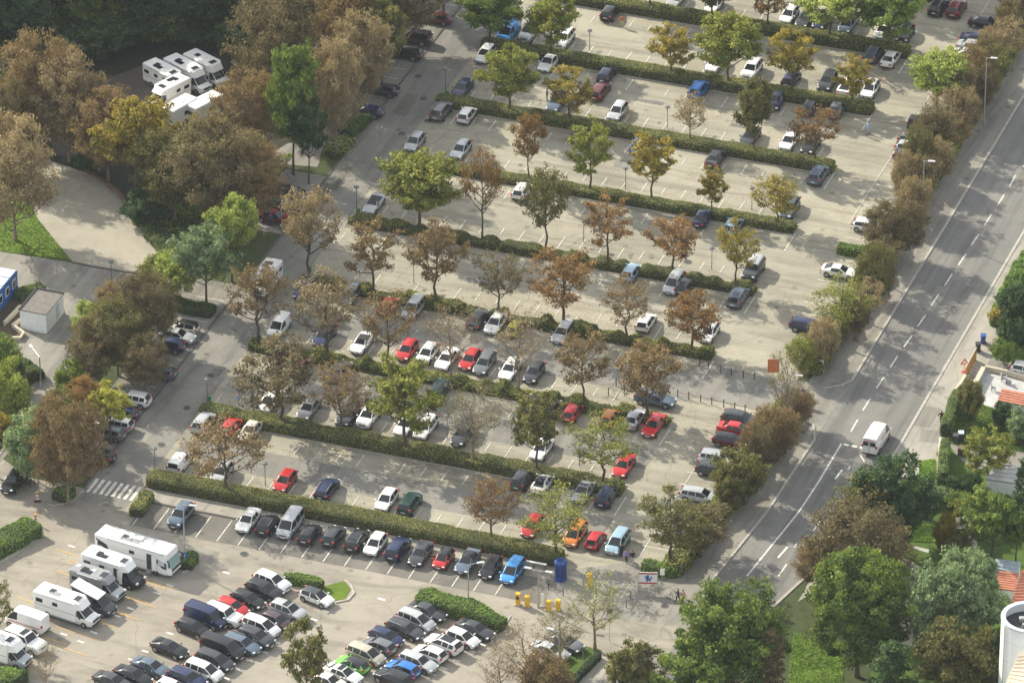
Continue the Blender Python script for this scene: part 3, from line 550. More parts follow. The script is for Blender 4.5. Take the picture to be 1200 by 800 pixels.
def lerp_st(sts):
    """extra stations in the nose and tail so that the shell is round"""
    out = []
    for a, b in zip(sts, sts[1:]):
        out.append(a)
        if a[5] == 'b' and b[0]-a[0] > .12:
            k = .5; s = [a[i]+(b[i]-a[i])*k for i in range(5)]; s[1] += .025; s[2] += .025; s[4] = max(a[4], b[4])-.01; out.append((*s, 'b', 0))
    out.append(sts[-1]); return out
def make_proto(kind):
    T = TYPES[kind]; L, Wd, H = T['L'], T['W'], T['H']; sts = lerp_st(T['st']); n = 16
    R = [ring(s, L, Wd, .30 if kind in ('SUV', 'off-roader') else .23) for s in sts]
    V = [p for r in R for p in r]
    cls = {'body': [], 'roof': [], 'windscreen': [], 'rear_window': [], 'side_window_a': [], 'side_window_b': []}
    for i, s in enumerate(sts[:-1]):
        tk, sg = s[5], s[6]
        for k in range(n-1):
            f = (i*n+k, (i+1)*n+k, (i+1)*n+k+1, i*n+k+1); key = 'body'
            if k in (5, 6, 7, 8, 9) and (tk == 'r' or tk == 'C'): key = 'roof'
            if k in (6, 7, 8) and tk == 'g': key = 'windscreen'
            if k in (6, 7, 8) and tk == 'R': key = 'rear_window'
            if k == 4 and sg: key = 'side_window_a'
            if k == 10 and sg: key = 'side_window_b'
            cls[key].append(f)
        cls['body'].append((i*n+n-1, (i+1)*n+n-1, (i+1)*n, i*n)[::-1] if False else (i*n+n-1, i*n, (i+1)*n, (i+1)*n+n-1)[::-1])
    cls['body'] += [tuple(range(n)), tuple(range(len(V)-1, len(V)-n-1, -1))]
    parts = []
    def sub(name, fs, mats, ang=48, mi=None):
        if not fs: return
        ids = sorted({i for f in fs for i in f}); mp = {a: b for b, a in enumerate(ids)}
        m = MB(); m.add([V[i] for i in ids], [tuple(mp[i] for i in f) for f in fs])
        me = m.mesh(name, mats, ang); bm = bmesh.new(); bm.from_mesh(me)
        ce = sum((f.calc_center_median() for f in bm.faces), Vector())/len(bm.faces)
        for f in bm.faces:                             # faces look outwards from the car's long axis
            o = f.calc_center_median(); ax = Vector((max(-L*.35, min(L*.35, o.x)), 0, .7))
            if f.normal.dot(o-ax) < 0: f.normal_flip()
        bm.to_mesh(me); bm.free(); parts.append((name, me, name))
    sub('body', cls['body'], ['car_paint']); sub('roof', cls['roof'], ['car_paint'] if kind != 'convertible' else ['dark_trim'])
    sub('windscreen', cls['windscreen'], ['car_glass']); sub('rear_window', cls['rear_window'], ['car_glass'])
    sub('side_window', cls['side_window_a'], ['car_glass']); sub('side_window', cls['side_window_b'], ['car_glass'])
    wr = .335 if kind not in ('SUV', 'off-roader', 'panel van', 'van', 'minibus') else .37
    fa, ra = L*.5-L*.185, -L*.5+L*.195
    wm = MB(); wm.tube([(0, -.11, 0), (0, .0, 0)], wr, 14, 0); wm.tube([(0, 0, 0), (0, .008, 0)], [wr*.72, wr*.66], 12, 1)
    for a in range(5):
        t = a*2*math.pi/5; wm.box((math.cos(t)*wr*.36, .012, math.sin(t)*wr*.36), (.05, .01, .05), 0)
    wl = wm.mesh('wheel', ['black_rubber', 'wheel_rim'], 40)
    arch = MB()
    for x in (fa, ra):
        for sg in (-1, 1):
            am = MB(); am.tube([(0, 0, 0), (0, .015, 0)], wr+.055, 16)
            parts.append(('wheel_arch', None, ('arch', x, sg*(Wd/2-.004), wr+.02, sg, am)))
            parts.append(('wheel', wl, ('wheel', x, sg*(Wd/2+.012), wr, sg)))
    def small(name, boxes, mats, ch=.02):
        m = MB()
        for c, d in boxes: m.box(c, d, 0, 0, ch)
        parts.append((name, m.mesh(name, mats, 40), name))
    tall = kind in ('minibus', 'small van', 'panel van', 'van')
    hz = T['st'][-2][1]-.10; hx = L/2*.93
    for sg in (-1, 1):
        small('headlight', [((hx-.03, sg*Wd*.345, hz), (.26, .32, .15))], ['head_lamp'], .04)
        if kind in ('hatchback', 'small car', 'SUV', 'off-roader', 'estate car', 'people carrier') or tall:
            tz = T['st'][1][1]-.10+(.12 if kind != 'small car' else 0); small('tail_light', [((-L/2+.10, sg*Wd*.415, tz), (.20, .20, .34 if tall else .24))], ['tail_lamp'], .03)
        else: small('tail_light', [((-L/2+.06, sg*Wd*.34, T['st'][1][1]-.10), (.16, .42, .16))], ['tail_lamp'], .03)
        small('door_mirror', [((L*(T['st'][-3][0]-.55) if False else (T['st'][-3][0]-.53)*L, sg*(Wd/2+.09), T['st'][-3][1]+.10), (.14, .22, .15))], ['car_paint'], .03)
    small('grille', [((L/2-.04, 0, hz-.10), (.10, Wd*.42, .16)), ((L/2-.03, 0, .36), (.10, Wd*.60, .12))], ['dark_trim'])
    small('number_plate', [((L/2+.015, 0, .44), (.02, .52, .11))], ['plate'], 0)
    small('number_plate', [((-L/2-.012, 0, .60 if kind in ('saloon', 'coupe', 'convertible') else .74), (.02, .52, .11))], ['plate'], 0)
    small('rear_bumper', [((-L/2+.03, 0, .42), (.12, Wd*.80, .16))], ['dark_trim'])
    m = MB(); xs = [(q-.5)*L for q in ((.40, .58) if kind not in ('hatchback', 'small car') else (.36, .60))]
    for sg in (-1, 1):
        for x in xs: m.box((x, sg*(Wd/2+.0), .62), (.022, .012, .56))
        m.box(((xs[0]+xs[1])/2, sg*(Wd/2-.002), .33), (L*.42, .016, .05))
        for x in xs: m.box((x+.22, sg*(Wd/2+.006), .80), (.16, .03, .03))
    parts.append(('door_trim', m.mesh('door_trim', ['dark_trim']), 'door_trim'))
    BODY_PROTO[kind] = (parts, T)
ARCH = {}
for kk in TYPES: make_proto(kk)
def extra_mesh(key, fn):
    if key not in ARCH: ARCH[key] = fn()
    return ARCH[key]
def rails(T):
    m = MB(); r = [s for s in T['st'] if s[5] == 'r']; x0, x1 = (r[0][0]-.5)*T['L']+.1, (r[-1][0]-.5)*T['L']+.3; y = T['W']/2*.72; z = T['H']
    for sg in (-1, 1): m.tube([(x0, sg*y, z-.08), (x0+.12, sg*y, z+.03), (x1-.15, sg*y, z+.03), (x1, sg*y, z-.10)], .028, 5)
    return m.mesh('roof_rail', ['galvanised'])
def sunroof(T, big):
    m = MB(); r = [s for s in T['st'] if s[5] == 'r']; x1 = (T['st'][-3][0] if 0 else r[-1][0]+.12-.5)*T['L']; ln = 1.5 if big else .6
    m.box((x1-ln/2-.12, 0, T['H']+.004), (ln, T['W']*.58, .02), 0); return m.mesh('sunroof', ['car_glass'])
CAR_RGB = {'white': (.80, .80, .78), 'silver': (.42, .44, .45), 'grey': (.15, .16, .17), 'dark grey': (.045, .050, .055), 'black': (.012, .013, .015), 'dark blue': (.012, .022, .075),
           'blue': (.02, .17, .55), 'bright blue': (.06, .30, .72), 'red': (.50, .022, .022), 'dark red': (.13, .010, .014), 'orange': (.62, .20, .03), 'yellow': (.62, .55, .06), 'bright green': (.16, .62, .06),
           'dark green': (.010, .045, .035), 'beige': (.46, .43, .35), 'light blue': (.30, .44, .54), 'brown': (.075, .045, .05), 'grey blue': (.10, .14, .19), 'cream': (.70, .68, .58)}
CARS = []
def car(px, py, hd, kind, col, roof=None, rail=0, sun_=0, z=.7, name='parked_car', group=None, label=None, cat=None, sc=1.0):
    parts, T = BODY_PROTO[kind]
    p = G(px, py, T['H']*.45); root = thing({'van': 'parked_van', 'panel van': 'parked_van', 'small van': 'parked_van', 'minibus': 'parked_van', 'SUV': 'parked_car'}.get(kind, 'parked_car') if name == 'parked_car' else name, None, cat or ('van' if kind in ('van', 'panel van', 'small van', 'minibus') else 'car'), (p.x, p.y, .05), hd, group)
    rgb = CAR_RGB[col]; j = 1+random.uniform(-.08, .08); rgb = tuple(c*j for c in rgb)
    for nm, me, info in parts:
        if isinstance(info, tuple) and info[0] == 'arch':
            _, x, y, zz, sg, am = info
            me = extra_mesh((kind, 'arch'), lambda: am.mesh('wheel_arch', ['dark_trim'], 40))
            o = link('wheel_arch', me, root, (x, y-(.0 if sg > 0 else 0), zz), 0 if sg > 0 else math.pi)
        elif isinstance(info, tuple):
            _, x, y, zz, sg = info; o = link('wheel', me, root, (x, y+sg*.012, zz), 0 if sg > 0 else math.pi)
        else: o = link(nm, me, root)
        if nm == 'door_trim': o['kind'] = 'stuff'
        if nm in ('body', 'door_mirror', 'roof'): o.color = (*rgb, 1)
        if nm == 'roof' and roof: o.color = (*CAR_RGB[roof], 1)
    if rail: link('roof_rail', extra_mesh((kind, 'rail'), lambda: rails(T)), root)
    if sun_: link('sunroof', extra_mesh((kind, 'sun', sun_), lambda: sunroof(T, sun_ > 1)), root)
    if label: root['label'] = label
    sc *= .97; root.scale = (sc, sc, sc)
    return root
U_, D_, R_, L_ = math.pi/2, -math.pi/2, 0.0, math.pi
def low(px, py, sl=.40, rev=False):
    h = head(px, py, 1, sl); return h+math.pi if rev else h
ORD = ['leftmost', 'second from left', 'third from left', 'fourth from left', 'fifth from left', 'sixth from left', 'seventh from left', 'eighth from left', 'ninth from left', 'tenth from left', 'eleventh from left', 'twelfth from left', 'thirteenth from left', 'fourteenth from left', 'fifteenth from left']
def row(desc, group, text, ordw=None, key=0):
    """one parked car per entry: x y heading kind colour [roof=..] [rail] [sun]"""
    ent = []
    for ln in text.strip().split('\n'):
        t = [q.strip() for q in ln.split(',')]; ent.append(t)
    ent.sort(key=lambda t: float(t[key]))
    for i, t in enumerate(ent):
        x, y = float(t[0]), float(t[1]); kind, col = t[3], t[4]; ex = dict(q.split('=') for q in t[5:] if '=' in q)
        h = {'U': U_, 'D': D_, 'R': R_, 'L': L_}.get(t[2]);
        if t[2] == 'r': h = low(x, y, float(ex.get('s', .40)))
        if t[2] == 'l': h = low(x, y, float(ex.get('s', .40)), True)
        h += math.radians(random.uniform(-1.3, 1.3))
        o = (ordw or ORD)[i] if len(ent) > 1 else 'only one'
        bits = ('%s-roofed ' % ex['roof'] if 'roof' in ex else '')
        lab = '%s%s %s, %s %s' % (bits, col, kind, o, desc)
        car(x, y, h, kind, col, ex.get('roof'), int('rail' in t), 2 if 'sun2' in t else int('sun' in t), group=group, label=ex.get('label') or lab)
# ================================================================== TREES
class TB:                                            # fast tubes for branches
    def __init__(s): s.V = []; s.F = []; s.n = 0
    def tube(s, P, r, k):
        P = np.asarray(P, float); m = len(P); T = np.gradient(P, axis=0); T /= np.linalg.norm(T, axis=1)[:, None]+1e-9
        ref = np.array([1., .13, 0]) if abs(T[0, 2]) > .7 else np.array([0, 0, 1.]); u = np.cross(T, ref); u /= np.linalg.norm(u, axis=1)[:, None]+1e-9; w = np.cross(T, u)
        a = np.arange(k)*2*math.pi/k; ring = P[:, None]+(u[:, None]*np.cos(a)[None, :, None]+w[:, None]*np.sin(a)[None, :, None])*np.asarray(r)[:, None, None]
        s.V.append(ring.reshape(-1, 3)); i = np.arange(m-1)[:, None]*k; j = np.arange(k)[None]; j2 = (j+1) % k
        s.F.append((s.n+np.stack([i+j, i+j2, i+k+j2, i+k+j], -1)).reshape(-1, 4)); s.n += m*k
    def mesh(s, name, mat):
        V = np.vstack(s.V); F = np.vstack(s.F); me = bpy.data.meshes.new(name); me.vertices.add(len(V)); me.vertices.foreach_set('co', V.astype(np.float32).ravel())
        me.loops.add(len(F)*4); me.loops.foreach_set('vertex_index', F.astype(np.int32).ravel()); me.polygons.add(len(F))
        me.polygons.foreach_set('loop_start', np.arange(0, len(F)*4, 4, dtype=np.int32)); me.update(calc_edges=True); me.materials.append(MT[mat]); me.shade_smooth(); return me
def bend(a, b, sag, n, jit):
    t = np.linspace(0, 1, n)[:, None]; P = a+(b-a)*t; P[:, 2] += sag*np.sin(t[:, 0]*math.pi); P[1:-1] += RNG.normal(size=(n-2, 3))*jit; return P
def gen_tree(seed, H, R, tf, nl, ns, per, leaf, rc, form='round', twigs=3, trunk_r=None, bark='bark', fill=1.0, skew=.0):
    global RNG
    keep = RNG; RNG = np.random.default_rng(seed); tb = TB(); cl = []
    tr = trunk_r or H*.017+.03; z0 = H*tf; cz = (z0+H)/2; hh = (H-z0)/2
    multi = form == 'shrub'
    lean = RNG.normal(size=2)*H*.015
    def tp(z): return np.array([lean[0]*(z/H)**2, lean[1]*(z/H)**2, z])
    if not multi:
        zs = np.linspace(0, H*.93, 9); rad = tr*(1-.93*(zs/H)**.8); rad[0] *= 1.35
        Pt = np.array([tp(z) for z in zs]); Pt[2:-1] += RNG.normal(size=(6, 3))*np.array([.012, .012, 0])*H; tb.tube(Pt, rad, 8)
    ph = RNG.uniform(0, 6.28)
    for i in range(nl):
        u = (i+.5)/nl; az = ph+i*2.39996+RNG.normal()*.25
        if form == 'round': el = math.asin(min(.97, -0.42+1.36*u)); prof = 1.0
        elif form == 'oval': el = math.asin(min(.97, -0.60+1.52*u)); prof = 1.0
        elif form == 'cone': el = -1+1.95*u; prof = 1.0
        else: el = math.asin(min(.97, -0.05+1.0*u)); prof = 1
        rr = RNG.uniform(.80, 1.06)*(1+.10*math.sin(az*2+ph))
        if form == 'cone': k = (1-u)**.8*.95+.08; tgt = np.array([R*k*math.cos(az)*rr, R*k*math.sin(az)*rr, z0+(H-z0)*(u*.97+.0)])
        else: tgt = np.array([R*rr*math.cos(el)*math.cos(az), R*rr*math.cos(el)*math.sin(az), cz+hh*rr*math.sin(el)])
        if multi: st = np.array([RNG.normal()*.12*R, RNG.normal()*.12*R, 0.0])
        elif form == 'cone': st = tp(max(z0*.8, tgt[2]-.1*R))
        else:
            zs_ = z0*.92+(H-z0)*(.62*u**1.15); st = tp(min(zs_, max(z0*.9, tgt[2]-.15*R)))
        Ln = np.linalg.norm(tgt-st); lr = tr*(.42-.22*u)*(1 if not multi else .8)
        L = bend(st, tgt, Ln*(-.06 if form in ('round', 'oval') else .02), 6, Ln*.028); tb.tube(L, np.linspace(lr, lr*.22, 6), 5)
        cl.append((tgt, 1.0)); cl.append((L[4], .8))
        for j in range(ns):
            t = RNG.uniform(.30, .97); k = t*5; a = L[int(k)]*(1-k % 1)+L[min(5, int(k)+1)]*(k % 1)
            d = RNG.normal(size=3); d[2] = abs(d[2])*.35+(.1 if form != 'cone' else -.1); ax = (tgt-st)/Ln; d = d/np.linalg.norm(d)*.9+ax*.5
            ln = R*RNG.uniform(.22, .50)*(.7 if form == 'cone' else 1); b = a+d/np.linalg.norm(d)*ln
            q = b-np.array([0, 0, cz]); e = math.sqrt((q[0]**2+q[1]**2)/R**2+(q[2]/hh)**2)
            if form != 'cone' and e > 1.08: b = np.array([0, 0, cz])+q*1.05/e
            Sb = bend(a, b, 0, 4, ln*.05); sr = max(.012, lr*.38*(1-t*.5)); tb.tube(Sb, np.linspace(sr, sr*.3, 4), 4); cl.append((b, .9)); cl.append(((a+b)/2, .6))
            for _ in range(twigs):
                c = Sb[RNG.integers(1, 4)]; e2 = RNG.normal(size=3); e2[2] = abs(e2[2])*.6; f = c+e2/np.linalg.norm(e2)*R*RNG.uniform(.09, .2)
                tb.tube(bend(c, f, 0, 3, .02), [max(.008, sr*.45), max(.006, sr*.25), .004], 3)
                if RNG.random() < .5: cl.append((f, .7))
    C = np.array([c for c, _ in cl]); wt = np.array([w for _, w in cl]); keepi = RNG.random(len(C)) < fill; C = C[keepi]; wt = wt[keepi]
    P = []; tone = []; out = []
    cc = np.array([0, 0, cz-.25*hh])
    for c, w in zip(C, wt):
        n = int(per*w*RNG.uniform(.55, 1.35)); 
        if n < 1: continue
        r = rc*RNG.uniform(.7, 1.25)*(.7+.3*w); q = RNG.normal(size=(n, 3)); q /= np.linalg.norm(q, axis=1)[:, None]+1e-9; q *= (RNG.random((n, 1))**.42)*r; q[:, 2] *= .62
        if form == 'cone': q[:, 2] *= .5
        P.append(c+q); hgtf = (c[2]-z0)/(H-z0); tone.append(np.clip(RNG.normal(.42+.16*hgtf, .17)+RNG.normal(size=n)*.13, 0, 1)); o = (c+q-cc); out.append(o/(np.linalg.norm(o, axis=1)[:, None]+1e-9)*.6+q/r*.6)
    P = np.vstack(P); tone = np.concatenate(tone); out = np.vstack(out)
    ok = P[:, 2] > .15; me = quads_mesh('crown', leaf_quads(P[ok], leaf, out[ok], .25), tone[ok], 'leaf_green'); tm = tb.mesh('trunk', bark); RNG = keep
    return tm, me, H, R
TV = {}
for i in range(5):
    TV['full%d' % i] = gen_tree(100+i, 9, 3.6, .29, 16, 6, 62, .235, .62, 'round')
    TV['autumn%d' % i] = gen_tree(200+i, 9, 3.0, .33, 13+i, 5+i % 2, 22, .20, .48+.03*i, ['oval', 'round', 'oval', 'oval', 'round'][i], twigs=6, fill=.78+.04*i)
    TV['thin%d' % i] = gen_tree(300+i, 9, 3.2, .33, 13+i, 6, 13, .175, .48, ['oval', 'round', 'oval', 'round', 'oval'][i], twigs=8, fill=.85)
    TV['big%d' % i] = gen_tree(400+i, 17, 7.0, .14, 26, 9, 66, .36, 1.05, 'round', twigs=2)
    TV['fuzzy%d' % i] = gen_tree(500+i, 13, 6.0, .12, 26, 10, 33, .225, .82, 'round', twigs=6, bark='pale_bark')
    TV['shrub%d' % i] = gen_tree(600+i, 4.5, 2.3, .02, 18, 6, 46, .17, .50, 'shrub', twigs=4)
    TV['twiggy%d' % i] = gen_tree(700+i, 5, 2.6, .02, 28, 8, 17, .14, .5, 'shrub', twigs=9, bark='pale_bark')
for i in range(2):
    TV['bare%d' % i] = gen_tree(800+i, 9, 3.2, .28, 16, 8, 2.2, .17, .4, 'round', twigs=9, bark='pale_bark')
    TV['gold%d' % i] = gen_tree(900+i, 9, 2.9, .31, 15, 5, 48, .225, .50, 'oval', twigs=3, fill=.82)
    TV['cone%d' % i] = gen_tree(950+i, 12, 3.0, .06, 46, 4, 24, .22, .42, 'cone', twigs=2)
LOOKW = {'green': 'green', 'dark': 'dark green', 'fresh': 'fresh light green', 'yellowgreen': 'yellow-green', 'gold': 'golden yellow', 'olive': 'olive green', 'rust': 'rusty orange-brown', 'brown': 'brown', 'tan': 'pale tan-brown', 'dusky': 'dusky brown', 'willow': 'silvery grey-green', 'lemon': 'lemon yellow'}
CNT = {}
def tree(bx, by, ty, w, var, leafc, label, group=None, name='tree', cat='tree', rot=None, ox=0, hscale=1.0):
    """bx,by: foot in the photo; ty: row of the crown's top; w: crown width in pixels"""
    if var not in TV: CNT[var] = CNT.get(var, random.randint(0, 4))+1; var = var+str(CNT[var] % sum(1 for k in TV if k[:-1] == var))
    tm, cm, H, R = TV[var]; p = G(bx, by); s = S(p)
    h = (by-ty)/(s*math.cos(PITCH)); wr = w/s/2; h -= wr*math.tan(PITCH)*.30 if h > 3 else 0   # the crown's back edge shows above its top
    h = max(h, 1.5); o = thing(name, label, cat, (p.x, p.y, 0), random.uniform(0, 6.28) if rot is None else rot, group)
    k = wr/R*.97; q = random.uniform(-.1, .1); o.scale = (k*(1+q), k*(1-q), h/H*hscale)
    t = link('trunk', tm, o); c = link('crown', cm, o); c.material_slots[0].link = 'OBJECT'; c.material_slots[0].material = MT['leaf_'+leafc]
    return o
VW = {'full': 'full leafy crown', 'autumn': 'autumn crown', 'thin': 'thin see-through crown', 'bare': 'almost bare branches', 'gold': 'loose crown'}
def hedge_trees(k, text):
    e = [[q.strip() for q in l.split(',')] for l in text.strip().split('\n')]; e.sort(key=lambda t: float(t[0]))
    ph = ['bottom long hedge', 'second hedge from bottom', 'third hedge from bottom', 'fourth hedge from bottom', 'fifth hedge from bottom', 'sixth hedge from bottom', 'seventh hedge from bottom', 'eighth hedge from bottom', 'ninth hedge from bottom'][k]
    for i, t in enumerate(e):
        lab = '%s tree, %s, %s in %s' % (LOOKW[t[5]], VW[t[4]], ORD[i], ph)
        o = tree(float(t[0]), float(t[1]), float(t[2]), float(t[3]), t[4], t[5], lab, 'trees growing in the parking hedges', 'parking_lot_tree')
        y = k*MOD; o.location.y = y+random.uniform(-.25, .25)          # they stand in the hedge
hedge_trees(0, '''274,572,476,98,thin,brown
586,625,541,62,thin,rust
662,641,553,92,thin,yellowgreen''')
hedge_trees(1, '''336,491,388,116,autumn,dusky
409,502,410,72,thin,brown
485,516,405,92,gold,yellowgreen
564,531,430,86,bare,olive
639,544,441,62,gold,olive
719,552,462,82,thin,yellowgreen''')
hedge_trees(2, '''316,390,288,78,thin,brown
392,411,303,84,thin,tan
468,418,320,66,thin,brown
541,431,330,68,bare,brown
619,446,338,72,bare,tan
692,465,370,64,autumn,brown
768,479,383,76,autumn,brown''')
hedge_trees(3, '''371,323,205,64,autumn,tan
447,334,244,68,autumn,brown
521,346,242,72,autumn,brown
593,361,282,62,thin,dusky
668,375,278,80,autumn,rust
744,386,310,62,thin,brown
820,400,325,66,autumn,rust''')
hedge_trees(4, '''499,264,166,98,full,yellowgreen
573,275,160,52,thin,rust
648,288,183,56,autumn,olive
719,303,216,60,autumn,rust
795,317,240,64,autumn,rust
869,329,248,50,autumn,gold''')
hedge_trees(5, '''625,209,121,40,autumn,rust
698,219,132,54,gold,yellowgreen
769,232,147,54,gold,gold
842,243,184,36,gold,gold
917,256,194,60,autumn,gold''')
hedge_trees(6, '''604,126,45,72,full,yellowgreen
675,136,70,60,gold,gold
747,146,108,14,bare,tan
814,163,100,38,thin,tan
889,175,85,48,full,olive
960,187,114,56,autumn,rust''')
hedge_trees(7, '''584,45,-30,78,full,green
656,55,-22,64,full,yellowgreen
794,81,17,54,gold,gold
861,93,7,78,full,yellowgreen
935,105,24,54,gold,gold
1006,117,56,46,gold,gold''')
hedge_trees(8, '''769,6,-70,70,full,yellowgreen
840,19,-60,60,full,olive
907,29,-40,50,autumn,rust
979,38,-45,92,full,fresh
1049,48,-38,84,full,green''')
def trees(text, group, name='tree', cat='tree'):
    for l in text.strip().split('\n'):
        t = [q.strip() for q in l.split(',')]
        tree(*[float(v) for v in t[:4]], t[4], t[5], ','.join(t[6:]), group, name, cat)
# belt between car park and road
trees('''1098,134,57,74,full,fresh,bright green tree reaching over the right-hand parked cars
1048,306,232,72,fuzzy,dusky,wide rusty brown tree leaning over the white car with red stickers
985,405,322,74,thin,yellowgreen,yellow-green see-through tree above the dark blue car
1026,350,284,42,twiggy,olive,grey-brown thicket beside the white car crossing the aisle
920,513,402,56,bare,olive,tall almost bare tree right of the orange board
940,440,392,40,twiggy,yellowgreen,sparse yellowish bush at the upper side of the path opening
908,540,472,54,twiggy,brown,brown thicket over the red parked cars
886,560,490,48,twiggy,dusky,dusky brown thicket just above the white parked car
868,590,522,62,shrub,olive,olive-brown bush over the white and black parked cars
854,600,548,42,shrub,olive,olive bush over the silver car on the right
785,668,572,84,autumn,olive,big olive-brown tree behind the lion sign
820,652,590,78,autumn,dusky,broad brown tree beside the lower road pavement''', 'trees along the road belt', 'belt_tree')
bl = [(1186, 52, 1), (1172, 62, 30), (1186, 78, 20), (1160, 92, 40), (1146, 112, 52), (1168, 108, 50), (1132, 134, 72), (1152, 130, 76), (1116, 160, 100), (1136, 158, 104), (1096, 184, 122), (1118, 186, 130), (1080, 212, 148), (1102, 212, 160), (1088, 240, 178), (1066, 240, 176), (1076, 262, 206), (1040, 330, 275), (1052, 300, 248), (1034, 350, 296), (1022, 376, 325), (1008, 396, 345), (970, 428, 370), (1206, 30, -25), (1190, 20, -35), (940, 500, 452), (925, 528, 480)]
for i, (x, y, t) in enumerate(bl):
    cl = ['dusky', 'tan', 'tan', 'dusky', 'brown', 'olive', 'tan'][i % 7]; y += 6
    tree(x-5, y-3, t, 36+6*(i % 3), ('twiggy', 'twiggy', 'thin')[i % 3], cl, '%s roadside thicket bush, %s along the belt between cars and road' % (LOOKW[cl], ['topmost', 'second highest', 'third highest', 'fourth highest', 'fifth highest', 'sixth highest', 'seventh highest', 'eighth highest', 'ninth highest', 'tenth highest', 'eleventh highest', 'twelfth highest', 'thirteenth highest', 'fourteenth highest', 'fifteenth highest', 'sixteenth highest', 'seventeenth highest', 'eighteenth highest', 'nineteenth highest', 'twentieth highest', 'twenty-first highest', 'twenty-second highest', 'twenty-third highest', 'fourth lowest', 'third lowest', 'second lowest', 'lowest'][sorted(range(len(bl)), key=lambda q: bl[q][1]).index(i)] ), 'brown bushes of the roadside belt', 'roadside_shrub', 'shrub')
# bottom right
trees('''1046,645,530,106,big,dark,dark green tree beside the white van on the road
1008,655,553,74,autumn,olive,olive-brown tree in front of the dark green one by the road
1005,712,585,126,fuzzy,dusky,broad dark brown tree at the lower road bend
1004,792,640,122,big,green,large bright green tree above the lawn at the bottom
1117,795,636,112,big,willow,large silvery grey-green tree left of the orange roofs
1120,850,722,96,full,olive,olive tree at the bottom left of the round white tower
1042,850,745,78,cone,dark,dark green conifer at the bottom edge by the lawn
858,826,676,126,big,green,large green tree left of the big brown conifer at the bottom
838,800,700,80,fuzzy,olive,olive-brown tree inside the big green bottom clump
742,842,750,66,full,olive,olive green tree beside the gravel path at the bottom edge
812,852,752,92,full,green,bright green tree at the bottom edge under the big green crown
905,850,732,52,cone,dusky,narrow brownish conifer between two large green trees
958,690,628,60,fuzzy,brown,pinkish brown tree hanging over the road edge
697,761,667,80,bare,fresh,bare tree with green tips above the grass strip at the bottom
657,782,700,64,bare,yellowgreen,bare greenish tree over the bottom parking edge
615,812,726,84,bare,tan,bare tan tree at the lower edge by the exit lane
585,826,750,60,bare,tan,tan leafless bush at the bottom edge below the parked cars
640,832,762,62,twiggy,brown,brown twiggy bush left of the grass strip
360,850,722,56,gold,olive,olive-brown young tree at the bottom edge between car rows
-2,768,676,42,autumn,olive,olive tree at the left edge beside the white campers
55,822,742,34,bare,tan,slim bare tree between the campers at the bottom left''', None)
trees('''1156,570,500,62,gold,yellowgreen,young yellow-green tree beside the garden path
1137,492,443,34,shrub,olive,small bushy tree by the patio
1196,615,535,30,cone,dark,dark spiky conifer at the right edge
1162,668,568,78,full,green,green tree with bare trunk above the tin shed
1190,660,575,50,full,dark,dark tree at the right edge behind the green one
1107,655,600,30,shrub,gold,golden bamboo-like bush beside the garden shed
1122,668,620,34,shrub,olive,reddish-tipped bush below the golden bush
1090,610,565,40,shrub,willow,pale green shrub under the tall garden hedge
1118,612,575,46,shrub,green,green shrub in front of the shaded shed
1135,620,580,44,shrub,yellowgreen,yellow-green shrub below the pale roof
1186,415,365,46,shrub,dark,dark rounded shrub by the driveway
1188,395,352,52,shrub,gold,yellow shrub above the dark rounded one
1178,428,395,34,shrub,green,small green shrub at the driveway edge
1196,400,330,60,full,dark,dark shrub tree at the right edge behind the high hedge
1196,520,478,36,shrub,willow,grey-green plant below the orange roof
1176,505,470,30,shrub,dark,dark plant beside the patio wall
1130,590,552,40,shrub,dark,dark bush in the shade of the garden hedge
1150,740,690,70,full,green,green tree left of the tower top
1160,800,745,60,shrub,dark,dark bush at the foot of the white tower''', 'garden plants', 'garden_shrub', 'shrub')
